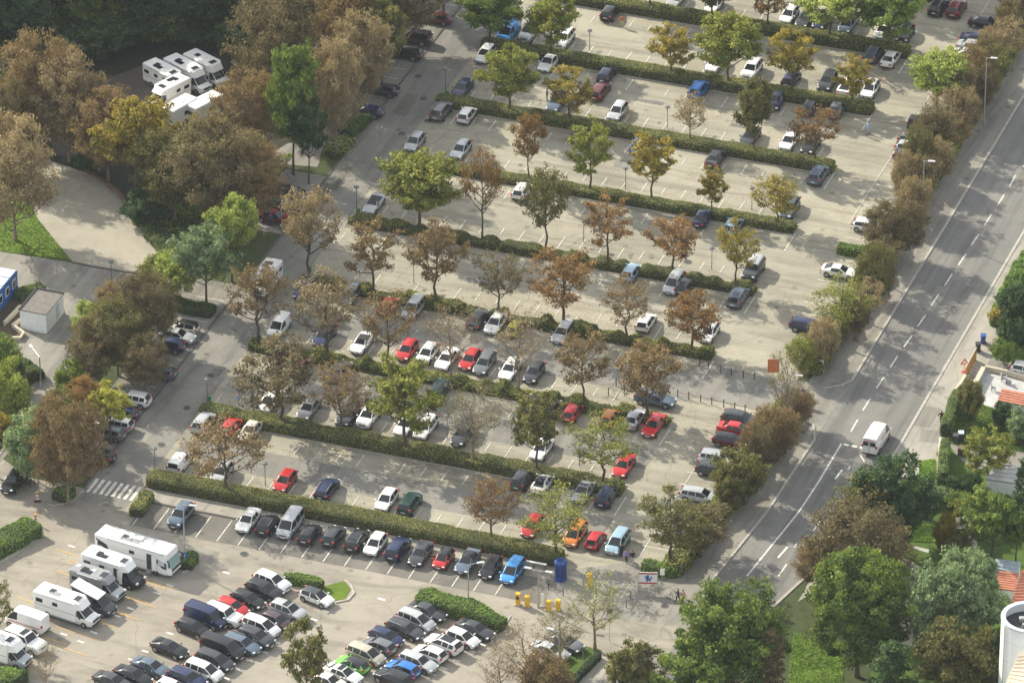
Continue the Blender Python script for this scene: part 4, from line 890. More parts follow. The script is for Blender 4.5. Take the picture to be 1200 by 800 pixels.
# woods and left side
trees('''-5,85,-70,140,big,dark,dark green tree at the top left corner
62,42,-80,120,big,dark,tall dark green tree at the top edge left
108,48,-60,110,big,green,dark tree with mid green leaves above the tan tree
162,42,-70,110,big,dark,dark green tree behind the parked campers
214,40,-70,110,big,dark,dark tree above the right-hand camper
262,48,-65,110,big,dark,dark green tree right of the campers at the top
302,58,-75,100,big,dark,deep green tree at the top edge above the campers
325,130,-15,110,fuzzy,dusky,shadowy brown tree behind the tall green one
380,60,-90,120,big,dusky,brownish tree at the top edge left of the aisle
52,170,38,96,fuzzy,brown,tall tan tree with double top on the left
82,190,66,86,fuzzy,tan,tan-brown tree right of the double-topped one
18,282,138,104,fuzzy,tan,tan fine-twigged spreading tree standing on the lawn
10,200,95,70,fuzzy,dusky,dusky brown tree at the left edge above the lawn
127,212,103,86,fuzzy,brown,brown tree left of the yellow one
160,235,116,92,full,gold,yellow-green autumn tree left of the box trailer
205,258,150,92,fuzzy,olive,olive-brown tree below the yellow one
252,270,135,112,fuzzy,dusky,large dusky brown tree in the middle of the left clump
296,262,158,84,fuzzy,brown,brown tree on the right of the left clump
292,190,84,78,fuzzy,brown,reddish brown tree right of the campers
344,205,52,68,full,green,tall light green tree left of the tall brown ones
362,215,112,50,full,dark,dark green tree under the tall light green one
394,182,45,74,fuzzy,tan,tall tan-brown tree beside the aisle
425,130,14,70,fuzzy,tan,tall tan tree further up the aisle
408,100,-28,80,fuzzy,brown,brown tree at the top edge left of two black cars
448,110,5,60,full,olive,olive green tree beside the black off-roader
470,60,-50,90,fuzzy,dusky,dark reddish tree at the top over shaded cars
520,20,-80,80,fuzzy,dusky,dark brown tree at the top end of the aisle
272,330,230,68,full,fresh,bright yellow-green tree left of the red car
242,360,262,74,full,willow,young light olive tree at the aisle corner
205,352,292,56,shrub,fresh,light green bush at the end of the gravel square
182,345,300,40,shrub,yellowgreen,yellow-green bush beside the gravel square
172,415,316,78,fuzzy,dusky,broad brown tree over the left parking stalls
140,400,328,56,fuzzy,brown,brown tree behind the broad one at the left stalls
138,440,350,84,fuzzy,olive,olive-brown tree above the parked dark blue car
112,452,372,70,fuzzy,dusky,greenish brown tree beside the left footpath
170,460,392,60,fuzzy,dusky,dark brown tree over the black parked cars
130,520,446,50,gold,lemon,bright yellow tree over the white parked cars
100,505,440,52,fuzzy,rust,small rusty tree left of the bright yellow one
38,566,478,66,shrub,willow,rounded silvery green bush beside the left path
68,530,455,60,shrub,olive,greenish bush between the path and the brown tree
80,592,460,90,fuzzy,brown,large brown tree over the round kerb corner
108,398,352,44,shrub,fresh,light green bush right of the white garage
84,470,420,40,shrub,green,green bush on the right side of the path
-4,470,390,60,full,green,green tree at the left edge below the container
12,520,420,54,shrub,fresh,light green bush at the left edge
-2,560,480,44,full,gold,yellowish tree at the left edge
8,455,410,44,shrub,dark,dark bush at the left edge beside the path''', 'trees on the left side')
trees('''20,60,8,90,shrub,dark,dark understorey bush at the top left corner
70,78,20,80,shrub,dark,dark bush under the woodland edge, left of the drive
118,70,14,80,shrub,dark,dark bush at the woodland edge by the campers
165,52,2,80,shrub,dark,dark green bush behind the leftmost camper
205,50,0,70,shrub,green,dimly lit green bush behind the three campers
250,58,4,76,shrub,dark,dark bush behind the rightmost camper
292,78,18,70,shrub,dark,dark bush right of the campers
140,30,-40,90,shrub,green,mid-green bush in the woods at the top edge
300,110,60,50,shrub,dusky,dusky bush between campers and the tall green tree
-10,150,80,70,shrub,dark,dark bush at the left edge under tan trees
110,205,165,44,shrub,dark,dark bush by the low brown wall
170,262,225,50,shrub,dark,dark bush below the yellow tree''', 'woodland bushes', 'woodland_bush', 'bush')
for i, (x, y) in enumerate([(955, -48), (1015, -40), (1075, -55), (1240, -60)]): tree(x, y, y-165, 120, 'big', 'olive', 'large olive tree beyond the top right edge, %s' % ORD[i], 'trees beyond the photo', 'avenue_tree')
# unseen woods beyond the top edge cast shade and close the view
for i in range(16):
    x = -90+i*32+random.uniform(-8, 8); y = -70-random.uniform(0, 90); tree(x, y, y-175, 150, 'big', 'dark' if i % 3 else 'dusky', 'large dark woodland tree beyond the top edge, %s' % (ORD+['sixteenth from left'])[i], 'woodland beyond the photo', 'woodland_tree')
# leaf litter below the autumn trees
n = 14000; x = np.concatenate([RNG.uniform(-1, 52, n), RNG.uniform(-13, 0, n//5), RNG.uniform(64, 67.5, n//8)])
y = np.concatenate([(RNG.choice([1, 2, 3, 4], n, p=[.3, .35, .25, .1])*MOD)+RNG.normal(size=n)*2.6-.8, RNG.uniform(0, 110, n//5), RNG.uniform(0, 120, n//8)])
Pp = np.stack([x, y, np.full(len(x), .075)], 1); kp = sn(Pp*np.array([1, 1, 0]), .45) > .48; Pp = Pp[kp]
o = link('fallen_leaves', quads_mesh('fallen_leaves', leaf_quads(Pp, .13, np.array([[0, 0, 3.0]])), RNG.random(len(Pp)), 'leaf_fallen')); tag(o, kind='stuff')
# ================================================================== THE PARKED CARS
g = 'cars parked in the hedge rows'
row('in the row below the footpath', 'cars in the row below the footpath', '''212,603,D,SUV,grey blue
291,609,D,saloon,white
314,614,U,hatchback,black,rail
340,613,D,minibus,silver
363,625,U,hatchback,black
391,627,U,hatchback,dark grey
418,632,U,estate car,black,sun2,rail
440,637,D,hatchback,white
466,642,U,SUV,dark blue
493,648,D,saloon,dark grey
520,654,D,small car,red,roof=black
548,657,D,saloon,grey blue,roof=black
575,664,D,hatchback,black
601,668,D,people carrier,bright blue''')
row('above the bottom long hedge', g, '''211,541,U,small van,white
260,553,D,hatchback,silver
334,563,D,hatchback,red
383,572,U,estate car,dark blue,rail
453,585,D,hatchback,white
480,589,U,SUV,dark green
624,616,D,hatchback,red
674,625,D,people carrier,orange
698,632,U,small car,red
724,634,D,people carrier,light blue''')
row('below the second hedge', g, '''239,494,U,SUV,silver
271,499,U,hatchback,red
294,504,D,saloon,cream
612,560,U,SUV,dark grey
636,565,U,saloon,white,sun2
684,575,D,saloon,silver,sun
711,580,U,SUV,dark blue''')
row('above the second hedge', g, '''316,470,D,hatchback,white
362,478,D,saloon,grey
408,486,D,SUV,dark grey,rail
432,487,D,SUV,white
476,497,D,saloon,white
499,500,D,estate car,white
542,508,D,estate car,dark grey,rail
635,525,D,saloon,white
731,545,D,saloon,red''')
row('below the third hedge', g, '''352,429,U,hatchback,dark red
398,434,U,saloon,grey
467,448,U,hatchback,dark blue
515,456,U,SUV,dark green
621,474,U,saloon,dark grey
645,478,U,hatchback,black
671,482,U,hatchback,red
714,489,U,small car,orange
743,490,U,saloon,silver
766,498,D,saloon,red''')
row('above the third hedge', g, '''327,382,D,small van,white
380,393,D,estate car,dark blue
424,402,D,convertible,white
477,410,D,hatchback,red
501,414,D,hatchback,white
524,420,D,saloon,white
551,421,D,hatchback,red
568,425,D,estate car,grey
598,432,D,saloon,white
626,436,D,hatchback,dark grey''')
row('below the fourth hedge', g, '''357,339,D,hatchback,dark blue
411,345,D,hatchback,grey blue
455,358,U,hatchback,red
485,360,D,people carrier,silver
560,373,U,saloon,dark grey
581,378,D,saloon,white
604,384,U,small car,yellow
660,389,D,estate car,silver''')
row('above the fourth hedge', g, '''757,377,U,hatchback,white
831,389,D,hatchback,white''')
row('below the fifth hedge', g, '''740,318,U,hatchback,light blue
790,331,D,people carrier,silver
803,334,U,hatchback,dark grey
865,347,U,people carrier,grey blue,rail''')
car(883, 315, D_, 'off-roader', 'dark grey', 'silver', group=g, label='silver-roofed dark off-roader at the right end above the fifth hedge')
car(438, 239, D_, 'convertible', 'silver', group=g, label='silver open-topped car with black seats at the left end of the fifth hedge')
row('below the sixth hedge', g, '''612,223,U,hatchback,white
824,254,U,saloon,dark blue
859,264,U,hatchback,light blue''')
row('above the sixth hedge', g, '''486,166,D,hatchback,silver
540,175,D,hatchback,silver
925,243,D,estate car,grey blue''')
row('below the seventh hedge', g, '''517,129,U,SUV,grey,rail
547,134,U,hatchback,white
679,156,U,hatchback,dark grey
750,169,U,hatchback,blue
839,184,U,saloon,dark grey
959,204,U,SUV,grey blue''')
row('above the seventh hedge', g, '''542,103,D,saloon,dark blue
653,119,D,estate car,grey blue
724,130,D,hatchback,silver
879,160,D,saloon,dark grey
925,165,D,hatchback,white,rail
950,169,D,hatchback,black''')
row('below the eighth hedge', g, '''569,63,D,hatchback,white
643,73,D,coupe,white
711,87,U,hatchback,dark blue
819,104,U,SUV,blue
910,117,D,saloon,dark blue
950,125,U,hatchback,dark grey
981,127,U,saloon,grey''')
car(703, 106, U_, 'estate car', 'dark red', label='dark red estate with red rear lights half behind the golden tree')
row('above the eighth hedge', g, '''596,36,D,van,bright blue
620,37,D,SUV,silver,rail,sun
661,45,D,SUV,white,roof=white
838,74,D,hatchback,white
881,81,D,SUV,white
927,92,U,hatchback,dark blue
970,95,D,SUV,dark grey,rail
993,101,U,coupe,white,roof=black
1020,104,D,hatchback,white''')
row('below the ninth hedge', g, '''715,14,U,hatchback,black
1024,62,U,estate car,grey blue
1044,68,U,saloon,white''')
row('above the ninth hedge', g, '''792,-1,D,hatchback,silver
837,5,D,hatchback,white
925,17,D,hatchback,white
944,21,D,saloon,dark grey
964,23,D,saloon,dark blue
994,27,D,people carrier,grey blue
1036,36,D,SUV,white
1061,39,D,hatchback,black''')
row('below the topmost hedge', g, '''1100,7,U,SUV,black
1121,9,U,SUV,dark red''')
V = ['topmost', 'second from top', 'third from top', 'fourth from top', 'fifth from top', 'sixth from top', 'seventh from top', 'eighth from top', 'ninth from top', 'tenth from top', 'eleventh from top', 'lowest']
row('in the upper right row', 'cars in the upper right row', '''1156,27,R,saloon,black
1146,46,R,saloon,dark blue
1142,55,R,saloon,silver
1137,65,R,saloon,white''', V, 1)
row('of the dark group by right-hand bushes', 'cars in the middle right row', '''1084,147,R,small van,black
1074,165,R,estate car,grey
1068,174,R,hatchback,silver
1066,184,R,hatchback,dark grey''', V, 1)
car(1018, 265, R_, 'hatchback', 'white', label='white car with red rear light behind the hedge stub, half under the rusty tree')
car(984, 318, R_, 'coupe', 'white', name='moving_car', label='white sporty saloon crossing the aisle near the yellow-green tree on the right')
car(948, 382, R_, 'estate car', 'dark blue', label='dark blue car parked under the yellow-green tree on the right')
car(768, 467, R_, 'limousine' if 0 else 'estate car', 'grey blue', label='long dark grey-blue estate parked sideways at the end of the third hedge', sc=1.04)
row('in the lower right row under bushes', 'cars in the lower right row', '''868,491,R,SUV,dark grey
864,503,R,saloon,red
856,516,R,hatchback,dark red,roof=black
841,537,R,SUV,white
836,550,R,hatchback,dark grey
820,580,R,estate car,silver''', V, 1)
row('in the upper left row', 'cars in the upper left row', '''496,17,L,hatchback,dark blue
512,21,L,hatchback,dark red
485,43,L,off-roader,black
474,62,L,estate car,black
449,105,L,hatchback,dark grey
431,130,L,hatchback,dark blue''', V, 1)
row('left of the aisle by tall trees', 'cars in the middle left row', '''339,226,R,SUV,black
333,240,R,hatchback,dark grey
322,254,R,saloon,dark red''', V, 1)
row('in the lower left row', 'cars in the lower left row', '''216,383,L,small car,cream,roof=black
207,393,R,saloon,silver
197,404,L,hatchback,dark blue
184,435,L,estate car,grey blue
155,467,L,SUV,white
141,483,L,hatchback,dark blue
134,496,L,estate car,silver
127,507,L,hatchback,grey
115,534,L,hatchback,black''', V, 1)
car(16, 563, D_, 'SUV', 'black', label='black SUV parked alone at the left edge beside the warning beacon')
car(1204, 433, R_, 'hatchback', 'white', label='white car cut by the right edge on the garden driveway')
car(130, 128, 1.2, 'saloon', 'silver', label='silver car half hidden under the brown tree left of the yellow tree')
car(107, 182, 0.1, 'saloon', 'grey', label='grey car under the brown tree above the low brown wall')
gl = 'cars in the lower car park'
row('in the upper left lower-park block', gl, '''319,681,r,SUV,white
310,691,r,SUV,black
291,702,r,hatchback,black
272,711,r,hatchback,red
263,720,r,off-roader,white
242,721,r,van,dark blue
226,735,r,hatchback,black''')
row('in the right side of the lower-left block', gl, '''371,699,r,hatchback,white,roof=dark grey
338,715,r,SUV,silver,sun
324,727,r,small car,brown
306,733,r,people carrier,white
300,746,r,SUV,dark grey
283,754,r,estate car,grey blue,rail
261,758,r,van,black
252,773,r,people carrier,dark grey
239,785,r,people carrier,white''')
row('in the bottom left dark block', gl, '''199,759,r,coupe,black
177,781,r,saloon,grey blue
156,791,r,saloon,black
132,798,r,saloon,dark grey
220,794,r,estate car,dark blue
203,806,r,hatchback,white''')
row('in the left half of the lower-right block', gl, '''501,716,r,saloon,dark grey
488,726,r,people carrier,silver,rail
475,737,r,estate car,dark grey,rail
453,746,r,hatchback,dark blue
444,756,l,hatchback,grey
429,766,r,people carrier,beige
413,778,l,hatchback,bright green,roof=black
402,789,r,saloon,white,sun
385,798,r,saloon,cream''')
row('in the right half of the lower-right block', gl, '''557,737,r,saloon,dark grey
542,747,r,hatchback,white
520,754,l,SUV,white,sun2
504,765,l,hatchback,white
490,775,r,estate car,silver
472,783,l,hatchback,blue
461,794,l,SUV,black''')
row('under the bare bushes at the bottom edge', gl, '''645,762,r,saloon,silver
662,752,r,saloon,grey''')
# the delivery van on the road
o = car(1027, 512, math.pi/2-.02, 'panel van', 'white', name='delivery_van', label='white delivery van driving up the road, seen from behind', cat='van')
T = BODY_PROTO['panel van'][1]
m = MB()
for y in (-.44, .44): m.box((-2.80, y, 1.72), (.03, .62, .50), 0)
m.build('rear_window', ['car_glass'], o)
m = MB()
for q in range(7): m.box((-2.84, -.55+q*.18, 2.14), (.02, .11, .10), 0)
for q in range(9): m.box((-1.0+q*.2, -1.005, 1.62), (.12, .02, .14), 0)
m.build('red_lettering', ['sign_red'], o); m = MB(); m.box((-2.83, 0, 1.4), (.03, .03, 1.7)); m.build('door_seam', ['dark_trim'], o)
# ------------------------------------------------------------------ campers
def camper(px, py, hd, L, H, name, label, cab='white', body='white_panel', integrated=False, overhang=0.0, stripes=True, solar=1, door=False, Wd=2.22, rz=0, side='', group='campers'):
    p = G(px, py, H*.5); root = thing(name, label, 'camper van', (p.x, p.y, .05), hd, group)
    cabL = 0 if integrated else 1.95; x1 = L/2-cabL; x0 = -L/2
    m = MB(); m.box(((x0+x1)/2, 0, (H+.42)/2), (x1-x0, Wd, H-.42), 0, 0, .10); m.build('living_cabin', [body], root, 30)
    if integrated:                                    # full width front with a big screen
        n = MB(); f = [(x1-.02, -Wd/2+.05, .45), (x1-.02, Wd/2-.05, .45), (x1+.42, Wd/2-.18, .5), (x1+.42, -Wd/2+.18, .5), (x1-.02, -Wd/2+.05, 1.35), (x1-.02, Wd/2-.05, 1.35), (x1+.45, Wd/2-.2, 1.30), (x1+.45, -Wd/2+.2, 1.30)]
        n.add(f, [(3, 2, 1, 0), (4, 5, 6, 7), (0, 4, 7, 3), (1, 2, 6, 5), (2, 3, 7, 6)]); n.build('front_panel', [body], root)
        n = MB(); n.add([(x1+.44, -Wd/2+.22, 1.30), (x1+.44, Wd/2-.22, 1.30), (x1+.04, Wd/2-.16, 2.35), (x1+.04, -Wd/2+.16, 2.35), (x1-.02, -Wd/2+.06, 1.34), (x1-.02, Wd/2-.06, 1.34)], [(0, 1, 2, 3), (0, 3, 4), (1, 5, 2)]); n.build('windscreen', ['pale_glass'], root)
        n = MB(); n.add([(x1+.03, -Wd/2+.12, 2.35), (x1+.03, Wd/2-.12, 2.35), (x1-.05, Wd/2-.1, H-.06), (x1-.05, -Wd/2+.1, H-.06)], [(0, 1, 2, 3)]); n.build('front_cap', [body], root)
        n = MB(); n.box((x1+.45, 0, 1.1), (.04, Wd*.80, .34)); n.build('grille', ['dark_trim'], root)
        n = MB(); n.box((x1+.43, 0, .56), (.04, Wd*.7, .08)); n.build('bumper_line', ['dark_trim'], root)
        for sg in (-1, 1): n = MB(); n.box((x1+.42, sg*Wd*.36, .80), (.08, .30, .18), 0, 0, .03); n.build('headlight', ['head_lamp'], root)
        for sg in (-1, 1): n = MB(); n.tube([(x1+.0, sg*(Wd/2-.02), 2.3), (x1+.35, sg*(Wd/2+.16), 2.2), (x1+.38, sg*(Wd/2+.18), 1.75)], .07, 6); n.build('mirror_arm', ['dark_trim'], root)
    else:
        parts, T = BODY_PROTO['van']
        sx = 5.3; n = 16
        st = [(.50, 1.18, 2.06, .84, 1, 'r', 1), (.62, 1.18, 2.02, .84, 1, 'r', 1), (.69, 1.15, 1.93, .80, 1, 'g', 1), (.84, 1.12, 1.18, .86, .98, 'b', 0), (.91, 1.05, 1.11, .85, .95, 'b', 0), (.97, .90, .97, .82, .90, 'b', 0), (1, .62, .68, .74, .84, 'b', 0)]
        R = [ring(s, sx, 2.02) for s in st]; off = L/2-sx/2; cls = {'cab': [], 'windscreen': [], 'side_window': []}
        VV = [(x+off, y, z) for r in R for x, y, z in r]
        for i, s in enumerate(st[:-1]):
            for k in range(n-1):
                f = ((i+1)*n+k, i*n+k, i*n+k+1, (i+1)*n+k+1)
                key = 'windscreen' if (k in (6, 7, 8) and s[5] == 'g') else 'side_window' if (k in (4, 10) and s[6]) else 'cab'; cls[key].append(f)
        cls['cab'].append(tuple(range(len(VV)-n, len(VV))))
        for key, mt in (('cab', 'car_paint'), ('windscreen', 'car_glass'), ('side_window', 'car_glass')):
            q = MB(); q.add(VV, cls[key]); bm = bmesh.new(); me = q.mesh(key, [mt], 35); bm.from_mesh(me); bmesh.ops.delete(bm, geom=[v for v in bm.verts if not v.link_faces], context='VERTS')
            for fc in bm.faces:
                o_ = fc.calc_center_median()
                if fc.normal.dot(o_-Vector((min(o_.x, L/2-1.2), 0, .8))) < 0: fc.normal_flip()
            bm.to_mesh(me); bm.free(); ob = link(key, me, root)
            if key == 'cab': ob.color = (*CAR_RGB[cab], 1)
        q = MB(); q.add([(x1-.1, -Wd/2+.04, 1.95), (x1-.1, Wd/2-.04, 1.95), (x1+.75+overhang, Wd/2-.30, 2.05), (x1+.75+overhang, -Wd/2+.30, 2.05), (x1-.1, -Wd/2+.06, H-.03), (x1-.1, Wd/2-.06, H-.03), (x1+.25+overhang, Wd/2-.30, H-.16), (x1+.25+overhang, -Wd/2+.30, H-.16)], [(3, 2, 1, 0), (4, 5, 6, 7), (2, 6, 5, 1), (0, 4, 7, 3), (3, 7, 6, 2)]); q.build('roof_cap', [body], root)
        q = MB(); q.add([(x1-.02+overhang, -.45, H-.085), (x1+.2+overhang, -.42, H-.15), (x1+.2+overhang, .42, H-.15), (x1-.02+overhang, .45, H-.085), ], [(0, 1, 2, 3)])
        q = MB(); q.box((x1-.35, 0, H+.01), (.62, .95, .06)); q.build('skylight', ['skylight'], root)
        q = MB(); q.box((L/2-.01, 0, .84), (.08, 1.05, .22)); q.build('grille', ['dark_trim'], root)
        for sg in (-1, 1): q = MB(); q.box((L/2-.14, sg*.74, .95), (.24, .34, .22), 0, 0, .04); q.build('headlight', ['head_lamp'], root)
        for sg in (-1, 1): q = MB(); q.box((L/2-1.35, sg*1.2, 1.35), (.18, .26, .36), 0, 0, .04); q.build('door_mirror', ['dark_trim'], root)
        q = MB(); q.box((L/2+.0, 0, .45), (.10, 1.5, .16)); q.build('bumper', ['dark_trim'], root)
    for k, (fx, fy, sx_, sy_) in enumerate([(-.36, .1, .5, .5), (-.14, -.1, .7, .7), (.10, .15, .45, .45)]):
        q = MB(); q.box((fx*(x1-x0)+(x0+x1)/2, fy, H+.03), (sx_, sy_, .09), 0, 0, .03); q.build('roof_hatch', ['white_panel' if k != 1 else 'skylight'], root)
    if solar:
        q = MB(); q.box(((x0+x1)/2-.05*(x1-x0), -.42, H+.035), (1.3 if L < 8 else 2.2, .65, .05)); q.build('solar_panel', ['grey_panel' if solar == 2 else 'solar_panel'], root)
    if L > 8:
        q = MB()
        for sg in (-1, 1): q.tube([(x0+.6, sg*.85, H+.10), (x1-2.5, sg*.85, H+.10)], .035, 5)
        for fx in np.linspace(x0+.6, x1-2.5, 6): q.tube([(fx, -.85, H+.10), (fx, .85, H+.10)], .03, 5)
        q.build('roof_rack', ['galvanised'], root); q = MB(); q.box((.4, .2, H+.12), (.9, .8, .22), 0, 0, .05); q.build('air_conditioner', ['white_panel'], root)
    s = -1                                            # the right-hand side faces the camera
    for sg in (-1, 1):
        wy = sg*(Wd/2+.012)
        q = MB(); q.box((x0+.8, wy, H*.66), (.85, .03, .45), 0, 0, .0); q.build('side_window', ['car_glass'], root)
        q = MB(); q.box(((x0+x1)/2+.1, wy, H*.68), (.65, .03, .42)); q.build('side_window', ['car_glass'], root)
        if stripes: q = MB(); q.box(((x0+x1)/2, wy, H*.47), (x1-x0-.3, .02, .05)); q.build('stripe', ['grey_panel'], root)
        q = MB(); q.box(((x0+x1)/2, sg*(Wd/2-.03), .42), (x1-x0-.2, .05, .18)); q.build('skirt', ['grey_panel'], root)
        for x in (x0+L*.24, L/2-(1.0 if not integrated else 1.5)):
            q = MB(); q.tube([(x, sg*(Wd/2-.20), .36), (x, sg*(Wd/2+(.02 if x < 0 else (-.06 if not integrated else .02))), .36)], .36, 14); q.tube([(x, sg*(Wd/2+(.02 if x < 0 else (-.06 if not integrated else .02))), .36), (x, sg*(Wd/2+(.035 if x < 0 else -.045)), .36)], .22, 10, 1); q.build('wheel', ['black_rubber', 'wheel_rim'], root, 40)
    if door:
        q = MB(); q.box((x1-2.3 if integrated else x1-.7, -Wd/2-.008, H*.5), (.62, .03, H*.62)); q.build('doorway', ['slate_dark'], root)
        q = MB(); q.box((x1-1.65 if integrated else x1-.2, -Wd/2-.07, H*.5), (.60, .05, H*.60), 0, 0, .02); q.build('door', [body], root)
        q = MB(); q.box((x1-2.3 if integrated else x1-.7, -Wd/2-.22, .35), (.6, .35, .08)); q.build('step', ['grey_panel'], root)
    if side == 'graphic':
        q = MB(); y = -Wd/2-.014
        q.add([(x0+.15, y, H-.45), (x0+1.5, y, H-.95), (x0+1.9, y, H-1.75), (x0+1.5, y, H-1.75), (x0+.15, y, H-.6)], [(0, 1, 2, 3, 4)][::1]); q.add([(x1-1.7, y, H-.9), (x1-.1, y, H-1.2), (x1-.1, y, H-2.0), (x1-.6, y, H-2.0), (x1-1.7, y, H-1.2)], [(0, 1, 2, 3, 4)]); q.build('side_graphic', ['slate_dark'], root)
        q = MB(); q.box((x1-.75, y-.02, H-1.35), (.8, .03, .55)); q.build('blind', ['container_roof'], root)
    q = MB(); q.tube([(x0+L*.18, -Wd/2-.05, H-.12), (x1-.5, -Wd/2-.05, H-.12)], .075, 8); q.build('awning', ['galvanised'], root)
    for sg in (-1, 1): q = MB(); q.box((x0-.012, sg*Wd*.40, .95), (.03, .16, .34)); q.build('tail_light', ['tail_lamp'], root)
    return root
sC = .33
camper(160, 646, low(160, 646, .295), 9.2, 3.15, 'motorhome', 'largest white motorhome with its side door open, beside the small bush with blue sign', integrated=True, door=True, side='graphic', Wd=2.35, solar=2)
camper(134, 666, low(134, 666, sC), 7.2, 2.85, 'camper_van', 'white-roofed camper with dark cab, side door open, next to the large motorhome', cab='black', body='white_panel', door=True)
camper(115, 683, low(115, 683, sC), 6.2, 2.65, 'camper_van', 'grey panel-sided camper between the pop-up roof van and dark-cab camper', cab='silver', body='grey_panel', Wd=2.08, stripes=False)
camper(79, 710, low(79, 710, sC), 7.4, 2.85, 'camper_van', 'long white camper with thin dark side line, between two smaller vans', cab='white', solar=2)
camper(5, 760, low(5, 760, sC), 6.2, 2.9, 'camper_van', 'white high-fronted camper cut by the left edge', cab='silver', overhang=.3, solar=0)
g2 = 'campers on the tree-lined square'
camper(196, 93, low(194, 89, .52), 6.8, 2.8, 'camper_van', 'leftmost white camper under the dark trees at the top, with open door', door=True, group=g2)
camper(221, 88, low(221, 88, .52), 7.0, 2.85, 'camper_van', 'middle white camper of the three parallel ones at the top', solar=1, group=g2)
camper(243, 82, low(243, 85, .50), 6.6, 2.9, 'camper_van', 'rightmost white camper under the dark trees at the top', solar=0, group=g2)
camper(196, 110, head(196, 110, -1, .5), 6.2, 2.7, 'camper_van', 'white camper standing crosswise below the three parallel ones', group=g2)
def trailer(px, py, hd, L, H, name, label, wins):
    p = G(px, py, H/2); r = thing(name, label, 'trailer', (p.x, p.y, .05), hd, g2)
    m = MB(); m.box((0, 0, H/2+.2), (L, 2.2, H-.35), 0, 0, .12); m.build('box_body', ['white_panel'], r, 30)
    for x, y in wins: q = MB(); q.box((x, y, H*.6), (.04 if abs(x) > 1.5 else .7, .7 if abs(x) > 1.5 else .04, .5)); q.build('window', ['car_glass'], r)
    q = MB(); q.box((.4, 0, H+.05), (.7, .7, .09), 0, 0, .03); q.build('roof_hatch', ['white_panel'], r)
    for sg in (-1, 1): q = MB(); q.tube([(-.3, sg*.95, .33), (-.3, sg*1.12, .33)], .33, 14); q.build('wheel', ['black_rubber'], r, 40)
    q = MB(); q.tube([(L/2, -.6, .45), (L/2+1.2, 0, .45), (L/2, .6, .45)], .05, 5); q.build('drawbar', ['galvanised'], r)
trailer(211, 131, head(211, 131, 1, -.55), 4.6, 2.6, 'box_trailer', 'white box trailer with a small rear window below the crosswise camper', [(-2.32, .2), (0, -1.11)])
trailer(240, 127, head(240, 127, 1, -.5), 5.0, 2.5, 'caravan', 'white caravan half hidden by reddish brown foliage', [(0, -1.11), (-2.52, 0)])
camper(312, 327, D_, 5.6, 2.55, 'camper_van', 'white camper standing in the aisle behind tan foliage, left of the fourth hedge', cab='white', Wd=2.05, group=None)
# van with lifted roof
o = car(110, 706, low(110, 706, sC), 'van', 'dark grey', name='camper_van', label='dark van with raised white pop-up roof between two campers', cat='camper van', group='campers')
m = MB(); m.add([(-2.3, -.8, 2.0), (.9, -.8, 2.0), (.9, .8, 2.0), (-2.3, .8, 2.0), (-2.4, -.78, 2.85), (.9, -.78, 2.10), (.9, .78, 2.10), (-2.4, .78, 2.85)], [(0, 1, 5, 4), (2, 3, 7, 6), (3, 0, 4, 7), (1, 2, 6, 5)]); m.build('tent_cloth', ['slate_dark'], o)
m = MB(); m.add([(-2.5, -.85, 2.86), (1.1, -.85, 2.06), (1.1, .85, 2.06), (-2.5, .85, 2.86), (-2.5, -.85, 2.98), (1.1, -.85, 2.16), (1.1, .85, 2.16), (-2.5, .85, 2.98)], [(3, 2, 1, 0), (4, 5, 6, 7), (0, 1, 5, 4), (2, 3, 7, 6), (3, 0, 4, 7), (1, 2, 6, 5)]); m.build('raised_roof', ['white_panel'], o)
o = car(31, 725, low(31, 725, sC, True), 'panel van', 'white', name='parked_van', label='white panel van with red side stripe beside the long white camper', cat='van', sc=.95)
m = MB()
for sg in (-1, 1): m.box((-.3, sg*1.012, 1.05), (4.3, .02, .10))
m.build('red_stripe', ['sign_red'], o)
car(30, 751, low(30, 751, .42), 'off-roader', 'white', label='white off-roader with small roof hatch beside the camper at the left edge', sun_=1, sc=1.1)
# car with open door
m = MB(); m.box((0, 0, .75), (.95, .06, .75), 0, 0, .02)
# ================================================================== STREET FURNITURE
def lamp_small(bx, by, ty, label, bin_=False):
    p = G(bx, by); h = max(3.0, hgt(bx, by, ty)); o = thing('lamp_post', label, 'lamp post', (p.x, p.y, 0), random.uniform(-.2, .2), 'small lamp posts of the car park')
    m = MB(); m.tube([(0, 0, 0), (0, 0, h*.4), (0, 0, h-.1)], [.055, .045, .04], 6); m.build('pole', ['lamp_metal'], o)
    m = MB(); m.tube([(0, 0, h-.42), (0, 0, h-.1)], [.09, .16], 8); m.build('lamp_glass', ['lamp_head'], o)
    m = MB(); m.tube([(0, 0, h-.12), (0, 0, h-.02), (0, 0, h+.03)], [.34, .30, .06], 10); m.build('lamp_shade', ['lamp_metal'], o)
    if bin_: m = MB(); m.tube([(.25, 0, .0), (.25, 0, .75)], [.17, .2], 8); m.build('litter_bin', ['green_plastic'], o)
    return o
for k, (bx, by, ty, b) in enumerate([(182, 560, 524, 1), (243, 470, 444, 1), (302, 398, 366, 1), (361, 318, 288, 1), (418, 250, 219, 1), (522, 112, 81, 1)]):
    lamp_small(bx, by, ty, 'lamp post with green bin at the left end of the %s' % ['bottom long hedge', 'second hedge', 'third hedge', 'fourth hedge', 'fifth hedge', 'seventh hedge'][k], True)
